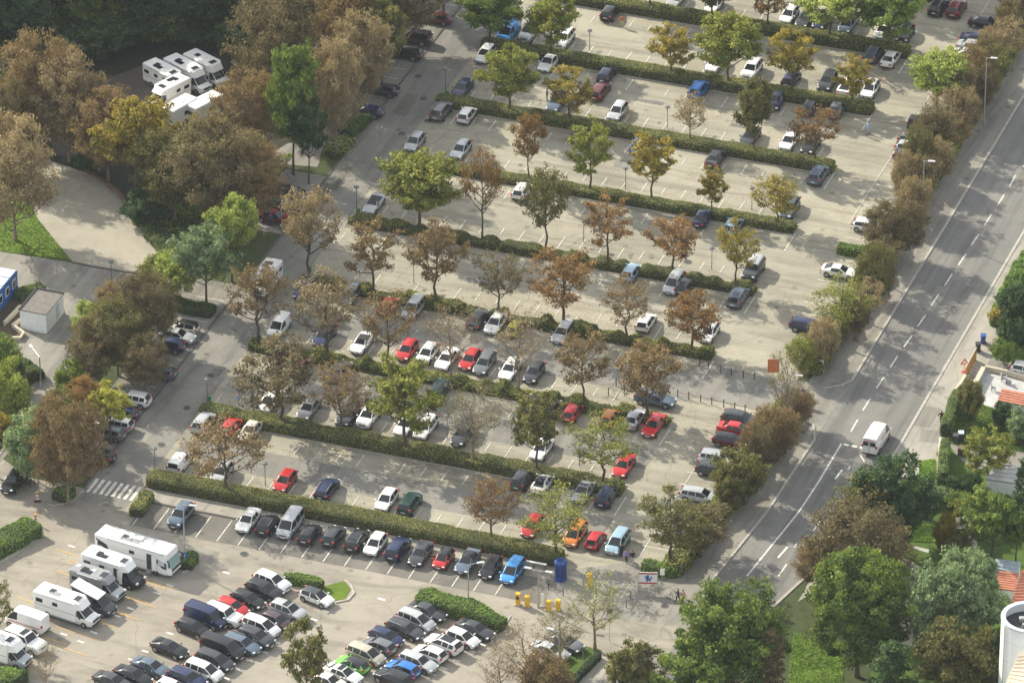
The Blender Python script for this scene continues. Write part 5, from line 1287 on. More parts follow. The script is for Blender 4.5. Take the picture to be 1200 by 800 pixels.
for bx, by, ty, d in [(311, 569, 546, 'above the bottom hedge by the left red car'), (524, 513, 494, 'standing above the second hedge by the dark grey estate'), (679, 546, 521, 'above the right part of the second hedge'), (732, 464, 441, 'by the bollards above the third hedge'), (485, 332, 313, 'above the left part of the fourth hedge'), (784, 383, 365, 'above the fourth hedge near its right end'), (684, 284, 265, 'above the middle of the fifth hedge'), (834, 316, 291, 'above the right end of the fifth hedge'), (733, 222, 198, 'above the middle of the sixth hedge'), (881, 246, 220, 'above the right part of the sixth hedge'), (782, 150, 128, 'above the middle of the seventh hedge'), (691, 60, 36, 'above the eighth hedge right of a white car'), (131, 332, 309, 'standing alone by the gravel square'), (828, 76, 58, 'above the eighth hedge beside the green tree')]:
    lamp_small(bx, by, ty, 'small dark-capped lamp post %s' % d)
def lamp_tall(bx, by, ty, label, arm=(0.5, 0), twin=False, sign=None):
    p = G(bx, by); h = hgt(bx, by, ty); o = thing('street_lamp', label, 'street lamp', (p.x, p.y, 0), 0, 'tall street lamps')
    m = MB(); m.tube([(0, 0, 0), (0, 0, h*.5), (0, 0, h)], [.10, .08, .06], 8); m.tube([(0, 0, 0), (0, 0, .7)], .13, 8); m.build('pole', ['galvanised'], o)
    for sg in ((1, -1) if twin else (1,)):
        m = MB(); e = Vector((arm[0]*sg, arm[1]*sg, 0)); d = e.normalized(); m.tube([(0, 0, h-.05), (e.x, e.y, h+.05)], .04, 6); m.build('arm', ['galvanised'], o)
        m = MB(); a = math.atan2(d.y, d.x); m.box((e.x+d.x*.3, e.y+d.y*.3, h+.06), (.85, .36, .12), 0, a, .04); m.build('lamp_housing', ['lamp_head'], o)
    if sign == 'P': q = MB(); q.box((.05, -.1, 1.6), (.62, .04, .62)); s = q.build('parking_sign', ['sign_blue'], o); letter('P', s, (.05, -.125, 1.38), .5, 'sign_white')
    return o
def letter(ch, parent, loc, size, mat, rz=0.0):
    cu = bpy.data.curves.new('letter', 'FONT'); cu.body = ch; cu.size = size; cu.align_x = 'CENTER'; cu.extrude = .004
    t = bpy.data.objects.new('t', cu); me = bpy.data.meshes.new_from_object(t); bpy.data.objects.remove(t); me.materials.clear(); me.materials.append(MT[mat]); me.name = 'lettering'
    o = link('lettering', me, parent, loc); o.rotation_euler = (math.pi/2, 0, rz); return o
lamp_tall(924, 517, 439, 'tall street lamp with white head beside the blue P sign', (.7, .1))
lamp_tall(1080, 268, 190, 'tall street lamp rising from the roadside bushes, middle one', (.6, .1)); lamp_tall(1153, 146, 70, 'tall street lamp rising from the roadside bushes near the top right', (.6, .1))
lamp_tall(549, 716, 660, 'slim lamp post standing in the island hedge of the lower car park', (.9, .6)); lamp_tall(217, 664, 590, 'lamp post with blue P sign beside the large motorhome', (.8, .1), sign='P')
lamp_tall(631, 712, 667, 'twin-headed white lamp by the yellow parking machines', (.9, .0), True); lamp_tall(655, 800, 738, 'lamp with white head between the bare trees at the bottom', (-.7, .1)); lamp_tall(48, 455, 418, 'street lamp with long slanted arm beside the left footpath', (-1.6, 1.6))
# bollards with chains
bol = [(820, 429), (830, 433), (844, 437), (857, 440), (871, 443), (884, 445)]; bol2 = [(713, 463), (722, 452), (731, 454), (741, 456), (751, 458), (794, 465), (807, 468), (821, 471), (834, 474), (848, 477), (861, 480), (873, 483), (887, 486)]
for nm, B in (('upper bollard line', bol), ('lower bollard line', bol2)):
    for i, (x, y) in enumerate(B):
        p = G(x, y); m = MB(); m.tube([(0, 0, 0), (0, 0, .95), (0, 0, 1.0)], [.06, .06, .03], 8); m.tube([(0, 0, .80), (0, 0, .86)], .08, 8)
        tag(m.build('bollard', ['bollard_metal'], loc=(p.x, p.y, .02)), 'dark metal bollard, %s in the %s across the footpath' % (ORD[i], nm), 'bollard', 'bollards beside the footpath')
for B in (bol, bol2[:5], bol2[5:]):
    m = MB()
    for a, b in zip(B, B[1:]):
        A_, B_ = G(*a), G(*b); m.tube([A_+Vector((0, 0, .78)), (A_+B_)/2+Vector((0, 0, .62)), B_+Vector((0, 0, .78))], .022, 4)
    tag(m.build('chain', ['bollard_metal']), 'thin chain hanging between the %s bollards' % {6: 'upper row of six', 5: 'left five lower', 8: 'right eight lower'}[len(B)], 'chain')
for x, y, wh in [(660, 698, 'below the blue booth'), (672, 712, 'under the bare tree, lower one'), (643, 690, 'right of the twin-headed lamp'), (739, 700, 'left of the lion sign'), (734, 712, 'lower left of the lion sign')]:
    p = G(x, y); m = MB(); m.tube([(0, 0, 0), (0, 0, .9)], .05, 6); tag(m.build('post', ['bollard_metal'], loc=(p.x, p.y, .03)), 'thin dark post '+wh, 'post', 'thin posts near the exit')
# parking machines, barriers, booth
def machine(bx, by, label, h=1.35, panel=False, arm=None):
    p = G(bx, by); o = thing('ticket_machine', label, 'ticket machine', (p.x, p.y, .05), 0, 'yellow parking machines')
    m = MB(); m.box((0, 0, h/2), (.48, .42, h), 0, 0, .05); m.build('housing', ['yellow_metal'], o, 30); m = MB(); m.box((0, 0, .05), (.7, .6, .1)); m.build('foot', ['kerb_stone'], o)
    m = MB(); m.box((0, 0, h+.04), (.52, .46, .08), 0, 0, .02); m.build('cap', ['yellow_metal'], o)
    if panel: m = MB(); m.box((.0, -.22, h*.72), (.40, .04, .38)); m.build('display_panel', ['slate_dark'], o)
    if arm: m = MB(); m.tube([(0, 0, h-.1), (arm[0]*.15, arm[1]*.15, h+arm[2]*.15)], .06, 6); m.tube([(0, 0, h-.05), arm], .035, 6); m.build('barrier_arm', ['yellow_metal'], o)
machine(607, 709, 'yellow parking machine with dark display panel, leftmost of the four', 1.45, True); machine(618, 711, 'yellow barrier machine with short raised arm, second of the four', 1.3, False, (.35, .1, 2.1))
machine(643, 716, 'plain yellow machine, third of the four by the exit', 1.25); machine(654, 715, 'plain yellow machine under the bare tree, rightmost of the four', 1.25); machine(691, 687, 'tall yellow machine behind the bare tree crown', 1.6)
for x, y, t, lb in [(636, 711, 697, 'white upright barrier panel between the yellow machines')]:
    p = G(x, y); o = thing('barrier_board', lb, 'barrier', (p.x, p.y, .05)); m = MB(); m.box((0, 0, .9), (.28, .10, 1.6), 0, 0, .03); m.build('board', ['white_panel'], o); m = MB(); m.box((0, 0, .06), (.5, .4, .12)); m.build('foot', ['kerb_stone'], o)
p = G(657, 679); o = thing('phone_booth', 'dark blue eight-sided booth beside the blue people carrier', 'booth', (p.x, p.y, .03), .2)
m = MB(); m.tube([(0, 0, 0), (0, 0, 2.25)], .66, 8); m.build('cabin', ['booth_blue'], o)
for a in range(8):
    t = a*math.pi/4+math.pi/8; m = MB(); m.box((math.cos(t)*.615, math.sin(t)*.615, 1.25), (.03, .34, 1.5), 0, t); m.build('panel', ['booth_dark'], o)
m = MB(); m.tube([(0, 0, 2.25), (0, 0, 2.33), (0, 0, 2.5)], [.75, .75, .60], 8); m.build('roof', ['booth_blue'], o); m = MB(); m.tube([(0, 0, 2.5), (0, 0, 2.53)], .42, 8); m.build('roof_plate', ['booth_dark'], o)
letter('i', link('notice', MB().mesh('notice', ['sign_white']), o), (0, -.64, 1.2), .5, 'sign_white')
p = G(640, 670); o = thing('notice_frame', 'low white slanted board on posts left of the blue booth', 'board', (p.x-1.4, p.y, .03)); m = MB(); m.box((0, 0, .95), (2.9, .30, .05)); m.build('board', ['white_panel'], o)
for x in (-1.3, 0, 1.3): m = MB(); m.tube([(x, 0, 0), (x, 0, .95)], .04, 5); m.build('leg', ['bollard_metal'], o)
m = MB(); A_, B_ = G(727, 710), G(742, 689); m.tube([A_+Vector((0, 0, 1)), B_+Vector((0, 0, 1))], .055, 6); o = m.build('barrier_pole', ['cream_wall']); tag(o, 'pale barrier pole across the path left of the lion sign', 'barrier')
# lion sign
p = G(759, 693); o = thing('banner_sign', 'white board with red stripes and blue lion on metal posts', 'sign', (p.x, p.y, .03), .30)
m = MB(); m.box((0, 0, 1.75), (2.05, .06, 1.45)); m.build('board', ['sign_white'], o)
for z in (2.34, 1.13): m = MB(); m.box((0, -.035, z), (1.95, .03, .17)); m.build('stripe', ['sign_red'], o)
for x in (-1.05, 1.05): m = MB(); m.tube([(x, 0, 0), (x, 0, 2.55)], .05, 6); m.tube([(x, -.5, .04), (x, .5, .04)], .04, 6); m.build('post', ['galvanised'], o)
m = MB(); y = -.045; lion = [(-.30, 1.36), (-.14, 1.36), (-.08, 1.55), (.02, 1.50), (.04, 1.36), (.20, 1.36), (.14, 1.56), (.20, 1.72), (.34, 1.70), (.36, 1.80), (.20, 1.86), (.34, 1.98), (.28, 2.08), (.14, 1.96), (.12, 2.10), (.0, 2.17), (-.12, 2.08), (-.14, 1.92), (-.10, 1.80), (-.22, 1.66), (-.36, 1.80), (-.30, 2.02), (-.40, 2.02), (-.46, 1.76), (-.30, 1.56)]
bm = bmesh.new(); f = bm.faces.new([bm.verts.new((-a, y, b)) for a, b in lion]); bmesh.ops.triangulate(bm, faces=[f]); r = bmesh.ops.extrude_face_region(bm, geom=bm.faces[:]); bmesh.ops.translate(bm, verts=[v for v in r['geom'] if isinstance(v, bmesh.types.BMVert)], vec=(0, -.015, 0)); me = bpy.data.meshes.new('lion_emblem'); bm.to_mesh(me); bm.free(); me.materials.append(MT['sign_blue']); link('lion_emblem', me, o)
def sign(bx, by, ty, w, hh, mat, label, name='sign', text=None, tm='sign_white', rz=.34, ts=.5, cat='sign'):
    p = G(bx, by); H = hgt(bx, by, ty); o = thing(name, label, cat, (p.x, p.y, .03), rz); m = MB(); m.tube([(0, .04, 0), (0, .04, H)], .035, 6); m.build('post', ['galvanised'], o)
    m = MB(); m.box((0, 0, H-hh/2), (w, .05, hh)); b = m.build('board', [mat], o)
    if text: letter(text, b, (0, -.03, H-hh/2-ts*.34), ts, tm)
    return o
sign(938, 474, 456, 1.0, 1.55, 'sign_blue', 'blue board with white P beside the tall street lamp', text='P', ts=1.1)
sign(906, 447, 421, 1.35, 1.75, 'orange_board', 'orange advertising board behind the bare tree', name='advertising_board')
sign(962, 438, 422, .55, .6, 'sign_white', 'small white sign on a post above the path opening'); sign(776, 685, 666, .5, .8, 'sign_white', 'small white sign with dark lettering right of the lion sign')
sign(714, 752, 712, .5, .6, 'lamp_metal', 'dark signpost at the top of the gravel path'); sign(683, 788, 758, .5, .5, 'lamp_metal', 'dark signpost beside the low hedge at the bottom')
# triangular roadworks sign
p = G(1130, 436); o = thing('warning_sign', 'red-edged triangular sign on the pale pavement by the orange fence', 'sign', (p.x, p.y, .04), .34)
m = MB(); m.add([(-.5, -.02, 1.0), (.5, -.02, 1.0), (0, -.02, 1.85), (-.5, .02, 1.0), (.5, .02, 1.0), (0, .02, 1.85)], [(0, 1, 2), (5, 4, 3), (0, 3, 4, 1), (1, 4, 5, 2), (2, 5, 3, 0)]); m.build('red_edge', ['sign_red'], o)
m = MB(); m.add([(-.3, -.035, 1.1), (.3, -.035, 1.1), (0, -.035, 1.62), (-.3, -.021, 1.1), (.3, -.021, 1.1), (0, -.021, 1.62)], [(0, 1, 2), (0, 3, 4, 1), (1, 4, 5, 2), (2, 5, 3, 0)]); m.build('white_face', ['sign_white'], o); m = MB(); m.tube([(0, .04, 0), (0, .04, 1.2)], .03, 5); m.box((0, 0, .04), (.6, .4, .08)); m.build('stand', ['sign_red'], o)
# beacon
def beacon(bx, by, label):
    p = G(bx, by); o = thing('warning_beacon', label, 'beacon', (p.x, p.y, .03), .34)
    for q in range(5): m = MB(); m.box((0, 0, .22+q*.2), (.26, .05, .2)); m.build('stripe', ['sign_red' if q % 2 == 0 else 'sign_white'], o)
    m = MB(); m.box((0, 0, .06), (.75, .4, .12), 0, 0, .03); m.build('foot', ['dark_trim'], o); m = MB(); m.tube([(0, 0, 1.12), (0, 0, 1.34)], .12, 8); m.build('lamp', ['yellow_metal'], o)
beacon(44, 588, 'red and white striped beacon with orange lamp beside the black SUV'); beacon(42, 614, 'small red and white beacon above the island hedge')
# ------------------------------------------------------------------ bins, fence, driveway
def wheelie(bx, by, mat, lid, label):
    p = G(bx, by); o = thing('wheelie_bin', label, 'bin', (p.x, p.y, .04), .3); m = MB(); m.add([(-.24, -.26, .05), (.24, -.26, .05), (.24, .26, .05), (-.24, .26, .05), (-.3, -.36, 1.0), (.3, -.36, 1.0), (.3, .36, 1.0), (-.3, .36, 1.0)], [(3, 2, 1, 0), (4, 5, 6, 7), (0, 1, 5, 4), (1, 2, 6, 5), (2, 3, 7, 6), (3, 0, 4, 7)]); m.build('bin_body', [mat], o)
    m = MB(); m.box((0, 0, 1.05), (.66, .80, .10), 0, 0, .03); m.build('lid', [lid], o)
    for sg in (-1, 1): m = MB(); m.tube([(sg*.26, .3, .1), (sg*.3, .3, .1)], .1, 8); m.build('wheel', ['black_rubber'], o)
wheelie(1152, 402, 'booth_blue', 'container_blue', 'blue wheelie bin beside the driveway on the right pavement'); wheelie(1146, 412, 'dark_trim', 'dark_trim', 'dark wheelie bin next to the blue one'); wheelie(1126, 516, 'slate_dark', 'container_roof', 'dark bin with pale blue lid behind the garden hedge'); wheelie(1120, 519, 'slate_dark', 'slate_dark', 'dark brown bin behind the tall garden hedge')
A_, B_ = G(1144, 422), G(1131, 446); o = thing('board_fence', 'orange-brown wooden fence between pavement and patio', 'fence', tuple(A_)); d = B_-A_; a = math.atan2(d.y, d.x); n = int(d.length/.62)
for i in range(n): q = d*((i+.5)/n); m = MB(); m.box((q.x, q.y, .85+.03*(i % 2)), (.58, .05, 1.6), 0, a); m.build('fence_board', ['orange_fence'], o)
m = MB(); m.tube([Vector((0, 0, 1.72)), d+Vector((0, 0, 1.72))], .06, 5); m.build('rail', ['cream_wall'], o)
def wall(name, label, px, h, w, mat, cat='wall'):
    P0 = [G(*q) for q in px]; c = P0[0]; o = thing(name, label, cat, tuple(c)); m = MB(); ribbon(m, [p-c for p in P0], w, 0, h); m.build('wall_body', [mat], o); m = MB(); ribbon(m, [p-c for p in P0], w+.08, h+.003, .06); m.build('coping', ['cream_wall'], o); return o
wall('garden_wall', 'pale low wall from the orange fence to the garden hedge', [(1131, 447), (1119, 466)], .9, .25, 'cream_wall')
wall('garden_wall', 'green-grey low wall on the left of the paved patio', [(1152, 437), (1139, 462)], .8, .5, 'concrete_slab'); wall('garden_wall', 'low wall between driveway and patio', [(1154, 434), (1178, 439), (1205, 447)], .6, .25, 'cream_wall')
wall('garden_wall', 'cream zigzag wall of the yard left of the white garage', [(24, 362), (5, 382)], .5, .25, 'cream_wall'); wall('garden_wall', 'cream bent wall in front of the white garage', [(26, 376), (15, 384), (28, 393), (24, 399), (5, 399)], .45, .25, 'cream_wall')
wall('garden_wall', 'thin brown fence strip beside the clipped hedge and lawn', [(1101, 524), (1098, 572)], 1.3, .12, 'wood_brown')
# ------------------------------------------------------------------ people
def person_mesh(walk=.0, arm=.15):
    bm = bmesh.new(); ly = bm.verts.layers.skin.verify()
    J = dict(pel=(0, 0, .95, .135), sp=(0, 0, 1.15, .125), ch=(0.01, 0, 1.36, .15), nk=(.02, 0, 1.50, .06), hd=(.03, 0, 1.60, .085), ht=(.035, 0, 1.72, .085))
    E_ = [('pel', 'sp'), ('sp', 'ch'), ('ch', 'nk'), ('nk', 'hd'), ('hd', 'ht')]
    for s, nm in ((1, 'l'), (-1, 'r')):
        w = walk*s
        J.update({nm+'hip': (0, .10*s, .90, .095), nm+'kn': (.16*w+.02, .10*s, .50, .06), nm+'an': (.30*w-.03, .10*s, .09, .042), nm+'to': (.30*w+.13, .11*s, .035, .035),
                  nm+'sh': (0, .19*s, 1.40, .065), nm+'el': (-.10*w-.02, (.25+arm*.2)*s, 1.13, .045), nm+'wr': (-.16*w+.08, (.26+arm*.2)*s, .90, .030), nm+'pa': (-.17*w+.10, (.26+arm*.2)*s, .83, .034)})
        E_ += [('pel', nm+'hip'), (nm+'hip', nm+'kn'), (nm+'kn', nm+'an'), (nm+'an', nm+'to'), ('ch', nm+'sh'), (nm+'sh', nm+'el'), (nm+'el', nm+'wr'), (nm+'wr', nm+'pa')]
    V_ = {}
    for k_, (x, y, z, r) in J.items():
        v = bm.verts.new((x, y, z)); v[ly].radius = (r, r); V_[k_] = v
    V_['pel'][ly].use_root = True
    for a, b in E_: bm.edges.new((V_[a], V_[b]))
    me = bpy.data.meshes.new('p'); bm.to_mesh(me); bm.free(); o = bpy.data.objects.new('p', me); COL.objects.link(o)
    sk = o.modifiers.new('s', 'SKIN'); sk.use_smooth_shade = True; ss = o.modifiers.new('u', 'SUBSURF'); ss.levels = 1
    dg = bpy.context.evaluated_depsgraph_get(); me2 = bpy.data.meshes.new_from_object(o.evaluated_get(dg)); bpy.data.objects.remove(o)
    m = MB(); m.add([tuple(v.co) for v in me2.vertices], [tuple(p.vertices) for p in me2.polygons])
    for s, nm in ((1, 'l'), (-1, 'r')):                # fingers and thumb
        pa = Vector(J[nm+'pa'][:3])
        for q in range(4): m.tube([pa+Vector((-.03+.02*q, 0, -.02)), pa+Vector((-.028+.022*q, -.008*s, -.065)), pa+Vector((-.02+.022*q, -.022*s, -.095+.012*abs(q-1.5)))], [.010, .009, .006], 5)
        m.tube([pa+Vector((.03, 0, .01)), pa+Vector((.055, -.01*s, -.02)), pa+Vector((.06, -.02*s, -.05))], [.011, .010, .007], 5)
    hd = Vector(J['hd'][:3]); m.tube([hd+Vector((.075, 0, .055)), hd+Vector((.112, 0, .03))], [.012, .016], 6)       # nose
    for s in (1, -1): m.tube([hd+Vector((.0, .082*s, .05)), hd+Vector((.0, .094*s, .05))], .026, 8)
    body = m.mesh('body', ['skin'], 60); N_ = [v.normal.copy() for v in body.vertices]
    def cut(name, test, off, mat):
        fs = [p for p in body.polygons if test(p.center)]; ids = sorted({i for p in fs for i in p.vertices}); mp = {a: b for b, a in enumerate(ids)}
        q = MB(); q.add([tuple(body.vertices[i].co+N_[i]*off) for i in ids], [tuple(mp[i] for i in p.vertices) for p in fs]); return q.mesh(name, [mat], 60)
    top = cut('jacket', lambda c: c.z > .88 and c.z < 1.46 and not (abs(c.y) > .22 and c.z < .93), .022, 'cloth')
    tro = cut('trousers', lambda c: c.z < 1.0 and c.z > .10 and abs(c.y) < .21, .018, 'cloth')
    sho = cut('shoes', lambda c: c.z <= .12 and abs(c.y) < .3, .012, 'dark_trim'); hair = cut('hair', lambda c: c.z > 1.64 and c.x < .09 or (c.z > 1.56 and c.x < .0 and abs(c.y) < .12), .02, 'hair')
    eye = MB()
    for s in (1, -1): eye.tube([hd+Vector((.088, .034*s, .07)), hd+Vector((.094, .034*s, .07))], .012, 6)
    eye.box((hd.x+.088, 0, hd.z-.015), (.01, .045, .01)); eye = eye.mesh('face_features', ['hair'])
    return body, top, tro, sho, hair, eye
PP = [person_mesh(.0), person_mesh(.8), person_mesh(.35, .6)]
def person(bx, by, rz, pose, top, tro, label, h=1.74, z=.03):
    p = G(bx, by); o = thing('person', label, 'person', (p.x, p.y, z), rz); o.scale = (h/1.78,)*3; b, t, r, s, hr, ey = PP[pose]
    link('body', b, o); x = link('jacket', t, o); x.color = (*top, 1); x = link('trousers', r, o); x.color = (*tro, 1); link('shoes', s, o); link('hair', hr, o); link('face_features', ey, o); return o
person(641, 118, 0.3, 0, (.02, .02, .025), (.025, .025, .03), 'person in black standing beside the parked grey-blue estate'); person(729, 32, -1.2, 2, (.45, .12, .08), (.42, .50, .18), 'person in pale green trousers and reddish top beside a black car')
person(734, 659, -1.4, 1, (.30, .26, .50), (.02, .02, .03), 'person in lilac top walking past the light blue car'); person(741, 660, -1.4, 1, (.015, .015, .02), (.50, .50, .52), 'person in black top and pale trousers beside the lilac-topped walker'); person(728, 652, -1.4, 0, (.02, .02, .02), (.03, .03, .04), 'person in dark clothes by the rear of the light blue car')
person(317, 265, -1.2, 0, (.05, .06, .12), (.02, .02, .03), 'person in dark blue beside the red car left of the aisle'); person(280, 475, -1.3, 2, (.25, .32, .45), (.30, .34, .42), 'person in light blue left of the second hedge end'); person(296, 470, -1.3, 1, (.12, .13, .20), (.10, .11, .18), 'person in dusky blue under the brown tree')
person(1018, 157, -2.2, 2, (.30, .42, .62), (.28, .33, .42), 'person in light blue walking alone across the upper right aisle'); person(800, 706, 1.2, 1, (.55, .33, .28), (.30, .22, .20), 'person in pink clothes walking behind the cyclist at the junction')
def bicycle(bx, by, rz, label):
    p = G(bx, by); o = thing('bicycle', label, 'bicycle', (p.x, p.y, .05), rz)
    for x in (-.52, .52):
        m = MB(); m.tube([(x+math.cos(t)*.33, 0, .34+math.sin(t)*.33) for t in np.linspace(0, 2*math.pi, 19)], .022, 5, 0, False)
        for t in range(6): m.tube([(x, 0, .34), (x+math.cos(t*1.047)*.32, 0, .34+math.sin(t*1.047)*.32)], .005, 3)
        m.build('wheel', ['black_rubber'], o)
    m = MB(); m.tube([(-.52, 0, .34), (-.15, 0, .84), (.36, 0, .88), (-.05, 0, .32), (-.52, 0, .34)], .02, 5); m.tube([(-.05, 0, .32), (-.18, 0, .92)], .02, 5); m.tube([(.52, 0, .34), (.34, 0, .98)], .02, 5); m.build('frame', ['slate_dark'], o)
    m = MB(); m.box((-.2, 0, .96), (.26, .14, .06), 0, 0, .02); m.build('saddle', ['dark_trim'], o); m = MB(); m.tube([(.20, -.28, 1.0), (.36, -.2, 1.02), (.36, .2, 1.02), (.20, .28, 1.0)], .016, 5); m.build('handlebar', ['dark_trim'], o)
bicycle(790, 703, math.radians(185), 'dark bicycle pushed by the person at the road junction'); person(794.5, 704.5, math.radians(185), 1, (.02, .02, .022), (.025, .025, .03), 'person in black pushing a dark bicycle at the road junction')
bicycle(1103, 497, math.radians(100), 'dark bicycle ridden on the pale pavement by the garden hedge'); person(1103, 497, math.radians(100), 2, (.03, .03, .035), (.03, .03, .035), 'person in dark clothes riding a bicycle on the right pavement', z=.12)
# ------------------------------------------------------------------ buildings
c0 = G(55, 391); gx, gy = 3.3, 5.0                       # white garage, axes of the car park
o = thing('garage', 'white box garage with grey felt roof between path and blue container', 'garage', (-25.55, 28.6, 0)); h = 2.55
m = MB(); m.box((0, 0, h/2), (gx, gy, h)); m.build('wall', ['render_panel'], o)
for x in np.arange(-gx/2+.3, gx/2, .55): m = MB(); m.box((x, -gy/2-.012, h/2-.05), (.50, .02, h-.3)); m.build('panel', ['render_panel'], o)
for y in np.arange(-gy/2+.4, gy/2, .72): m = MB(); m.box((gx/2+.012, y, h/2-.05), (.02, .66, h-.3)); m.build('panel', ['render_panel'], o)
m = MB(); m.box((0, 0, h+.06), (gx+.12, gy+.12, .12)); m.build('roof', ['roof_felt'], o)
for a in (((0, gy/2+.03), (gx+.2, .14)), ((-gx/2-.03, 0), (.14, gy+.2))): m = MB(); m.box((*a[0], h+.14), (*a[1], .26)); m.build('parapet', ['slate_dark'], o)
m = MB(); m.box((gx/2+.03, .8, 1.35), (.03, .9, 1.9)); m.build('door', ['container_roof'], o)
o = thing('site_container', 'blue site container with pale ribbed roof and windows at the left edge', 'container', (-32.3, 32.6, 0)); cl, cw = 12.0, 3.2; h = 2.75   # runs away from the viewer
X0, Y0 = -1.3, 1.5
tr_ = G(20, 317, 2.75); br_ = G(0, 354, 2.75); o.location = (tr_.x, tr_.y, 0)
m = MB(); m.box((-3.5, -5, h/2), (7.0, 10, h-.1)); m.build('wall', ['container_blue'], o)
for i in range(5):
    for j in range(2): m = MB(); m.box((-1.75-j*3.5, -1.0-i*2.0, h+.04), (3.36, 1.86, .10), 0, 0, .03); m.build('roof_panel', ['container_roof'], o)
for i in range(5):
    m = MB(); m.box((.015, -1.0-i*2.0, 1.55), (.04, 1.0, 1.1)); f = m.build('window', ['render_wall'], o); m = MB(); m.box((.03, -1.0-i*2.0, 1.55), (.04, .8, .9)); m.build('pane', ['car_glass'], f)
m = MB(); m.box((.02, -5, h-.15), (.05, 10.05, .22)); m.build('eave', ['container_blue'], o)
# round stair tower with tiled roofs
c = G(1207, 722, 16.0); o = thing('round_tower', 'white round tower with ring parapet at the right edge', 'tower', (c.x, c.y, 0)); R = 2.95; h = 16.0
def ringwall(ri, ro, z0, z1, n=48):
    m = MB(); P_r = [(math.cos(2*math.pi*i/n), math.sin(2*math.pi*i/n)) for i in range(n)]
    m.add([(a*r, b*r, z) for r, z in ((ro, z0), (ro, z1), (ri, z1), (ri, z0)) for a, b in P_r], [(k*n+i, k*n+(i+1) % n, ((k+1) % 4)*n+(i+1) % n, ((k+1) % 4)*n+i) for k in range(4) for i in range(n)]); return m
ringwall(R-.12, R, 0, h-.2).build('wall', ['render_wall'], o, 40); ringwall(R-.42, R+.06, h-.2, h).build('parapet', ['container_roof'], o, 40)
m = MB(); m.cyl((0, 0, h-1.25), R-.15, .1, 40); m.build('roof_deck', ['slate_dark'], o)
for x, y, s in [(-.9, .6, .7), (.3, -1.2, .6), (1.1, .4, .9), (-.4, -.5, .4)]: m = MB(); m.box((x, y, h-.95), (s, s*.8, .6), 0, .3, .04); m.build('roof_unit', ['galvanised'], o)
for z in np.arange(2, h-1, 2.4): m = MB(); ringwall(R-.1, R+.012, z, z+.05).build('panel_joint', ['container_roof'], o, 40)
m = MB(); m.tube([(math.cos(-2.3)*(R+.08), math.sin(-2.3)*(R+.08), 0), (math.cos(-2.3)*(R+.08), math.sin(-2.3)*(R+.08), h-.3)], .07, 6); m.build('downpipe', ['galvanised'], o)
for a in (-1.5, -1.0): m = MB(); m.box((math.cos(a)*(R-.02), math.sin(a)*(R-.02), h-5), (.12, 1.0, 1.5), 0, a); m.build('window', ['car_glass'], o)
def tiles(name, label, corners, mat='roof_tile', n=10, base=0.0, thick=.3, cat='roof'):
    """pitched roof plane with courses of tiles; corners a,b (eave) c,d (ridge) in world space"""
    a, b, c_, d_ = [Vector(q) for q in corners]; o = thing(name, label, cat, (a.x, a.y, 0)); O = Vector((a.x, a.y, 0)); nrm = (b-a).cross(d_-a).normalized(); nrm = nrm if nrm.z > 0 else -nrm
    for i in range(n):
        k0, k1 = i/n, (i+1.06)/n; p = [a.lerp(d_, k0), b.lerp(c_, k0), b.lerp(c_, min(1, k1)), a.lerp(d_, min(1, k1))]
        v = [q-O+nrm*(.07 if j < 2 else .0) for j, q in enumerate(p)]+[q-O-nrm*.05 for q in p]
        m = MB(); m.add([tuple(q) for q in v], [(0, 1, 2, 3), (7, 6, 5, 4), (0, 4, 5, 1), (1, 5, 6, 2), (2, 6, 7, 3), (3, 7, 4, 0)]); m.build('tile_course', [mat], o)
    v = [tuple(q-O) for q in (a, b, c_, d_)]; lo = [(q[0], q[1], base) for q in v]; m = MB(); m.add([(q[0], q[1], q[2]-.1) for q in v]+lo, [(0, 4, 5, 1), (1, 5, 6, 2), (2, 6, 7, 3), (3, 7, 4, 0)]); m.build('wall', ['render_wall'], o); return o
zt = 9.0; tiles('tiled_roof', 'orange tiled roof above the round tower at the right edge', [G(1184, 709, zt-1), G(1235, 712, zt-1), G(1235, 655, zt+1), G(1197, 668, zt+1)], n=12, cat='building')
tiles('tiled_roof', 'sunlit cream roof in front of the round tower, bottom right corner', [G(1176, 806, 13), G(1240, 830, 13), G(1250, 750, 15), G(1194, 765, 15)], 'cream_roof', 10, cat='building')
tiles('tiled_roof', 'low orange tiled roof beside the tin shed', [G(1166, 689, 3.0), G(1190, 692, 3.0), G(1194, 671, 3.6), G(1170, 668, 3.6)], n=8, cat='building')
tiles('pergola_roof', 'long orange-red roof over the garden patio', [G(1169, 469, 2.4), G(1225, 480, 2.4), G(1225, 465, 3.0), G(1174, 455, 3.0)], n=5, cat='building')
tiles('garden_house_roof', 'pale grey flat garden house roof behind the young tree', [G(1155, 561, 2.7), G(1215, 570, 2.7), G(1215, 545, 3.0), G(1166, 544, 3.0)], 'concrete_slab', 4, cat='building')
tiles('tin_roof', 'pale blue tin roof of a small shed beside the orange roof', [G(1162, 665, 2.6), G(1193, 672, 2.6), G(1196, 658, 3.0), G(1167, 654, 3.0)], 'tin_roof', 3, cat='shed')
tiles('shed_roof', 'dark pitched roof of the shaded garden shed', [G(1120, 622, 2.5), G(1136, 619, 2.9), G(1134, 604, 2.9), G(1120, 606, 2.5)], 'shed_roof', 5, cat='shed')
tiles('shed_roof', 'right half of the shaded shed roof with pale edge board', [G(1136, 619, 2.9), G(1146, 624, 2.4), G(1144, 608, 2.4), G(1134, 604, 2.9)], 'shed_roof', 5, cat='shed')
tiles('carport', 'grey flat carport roof at the bottom right in deep shade', [G(1134, 768, 2.4), G(1156, 769, 2.4), G(1154, 756, 2.5), G(1136, 756, 2.5)], 'shed_roof', 3, cat='shed')
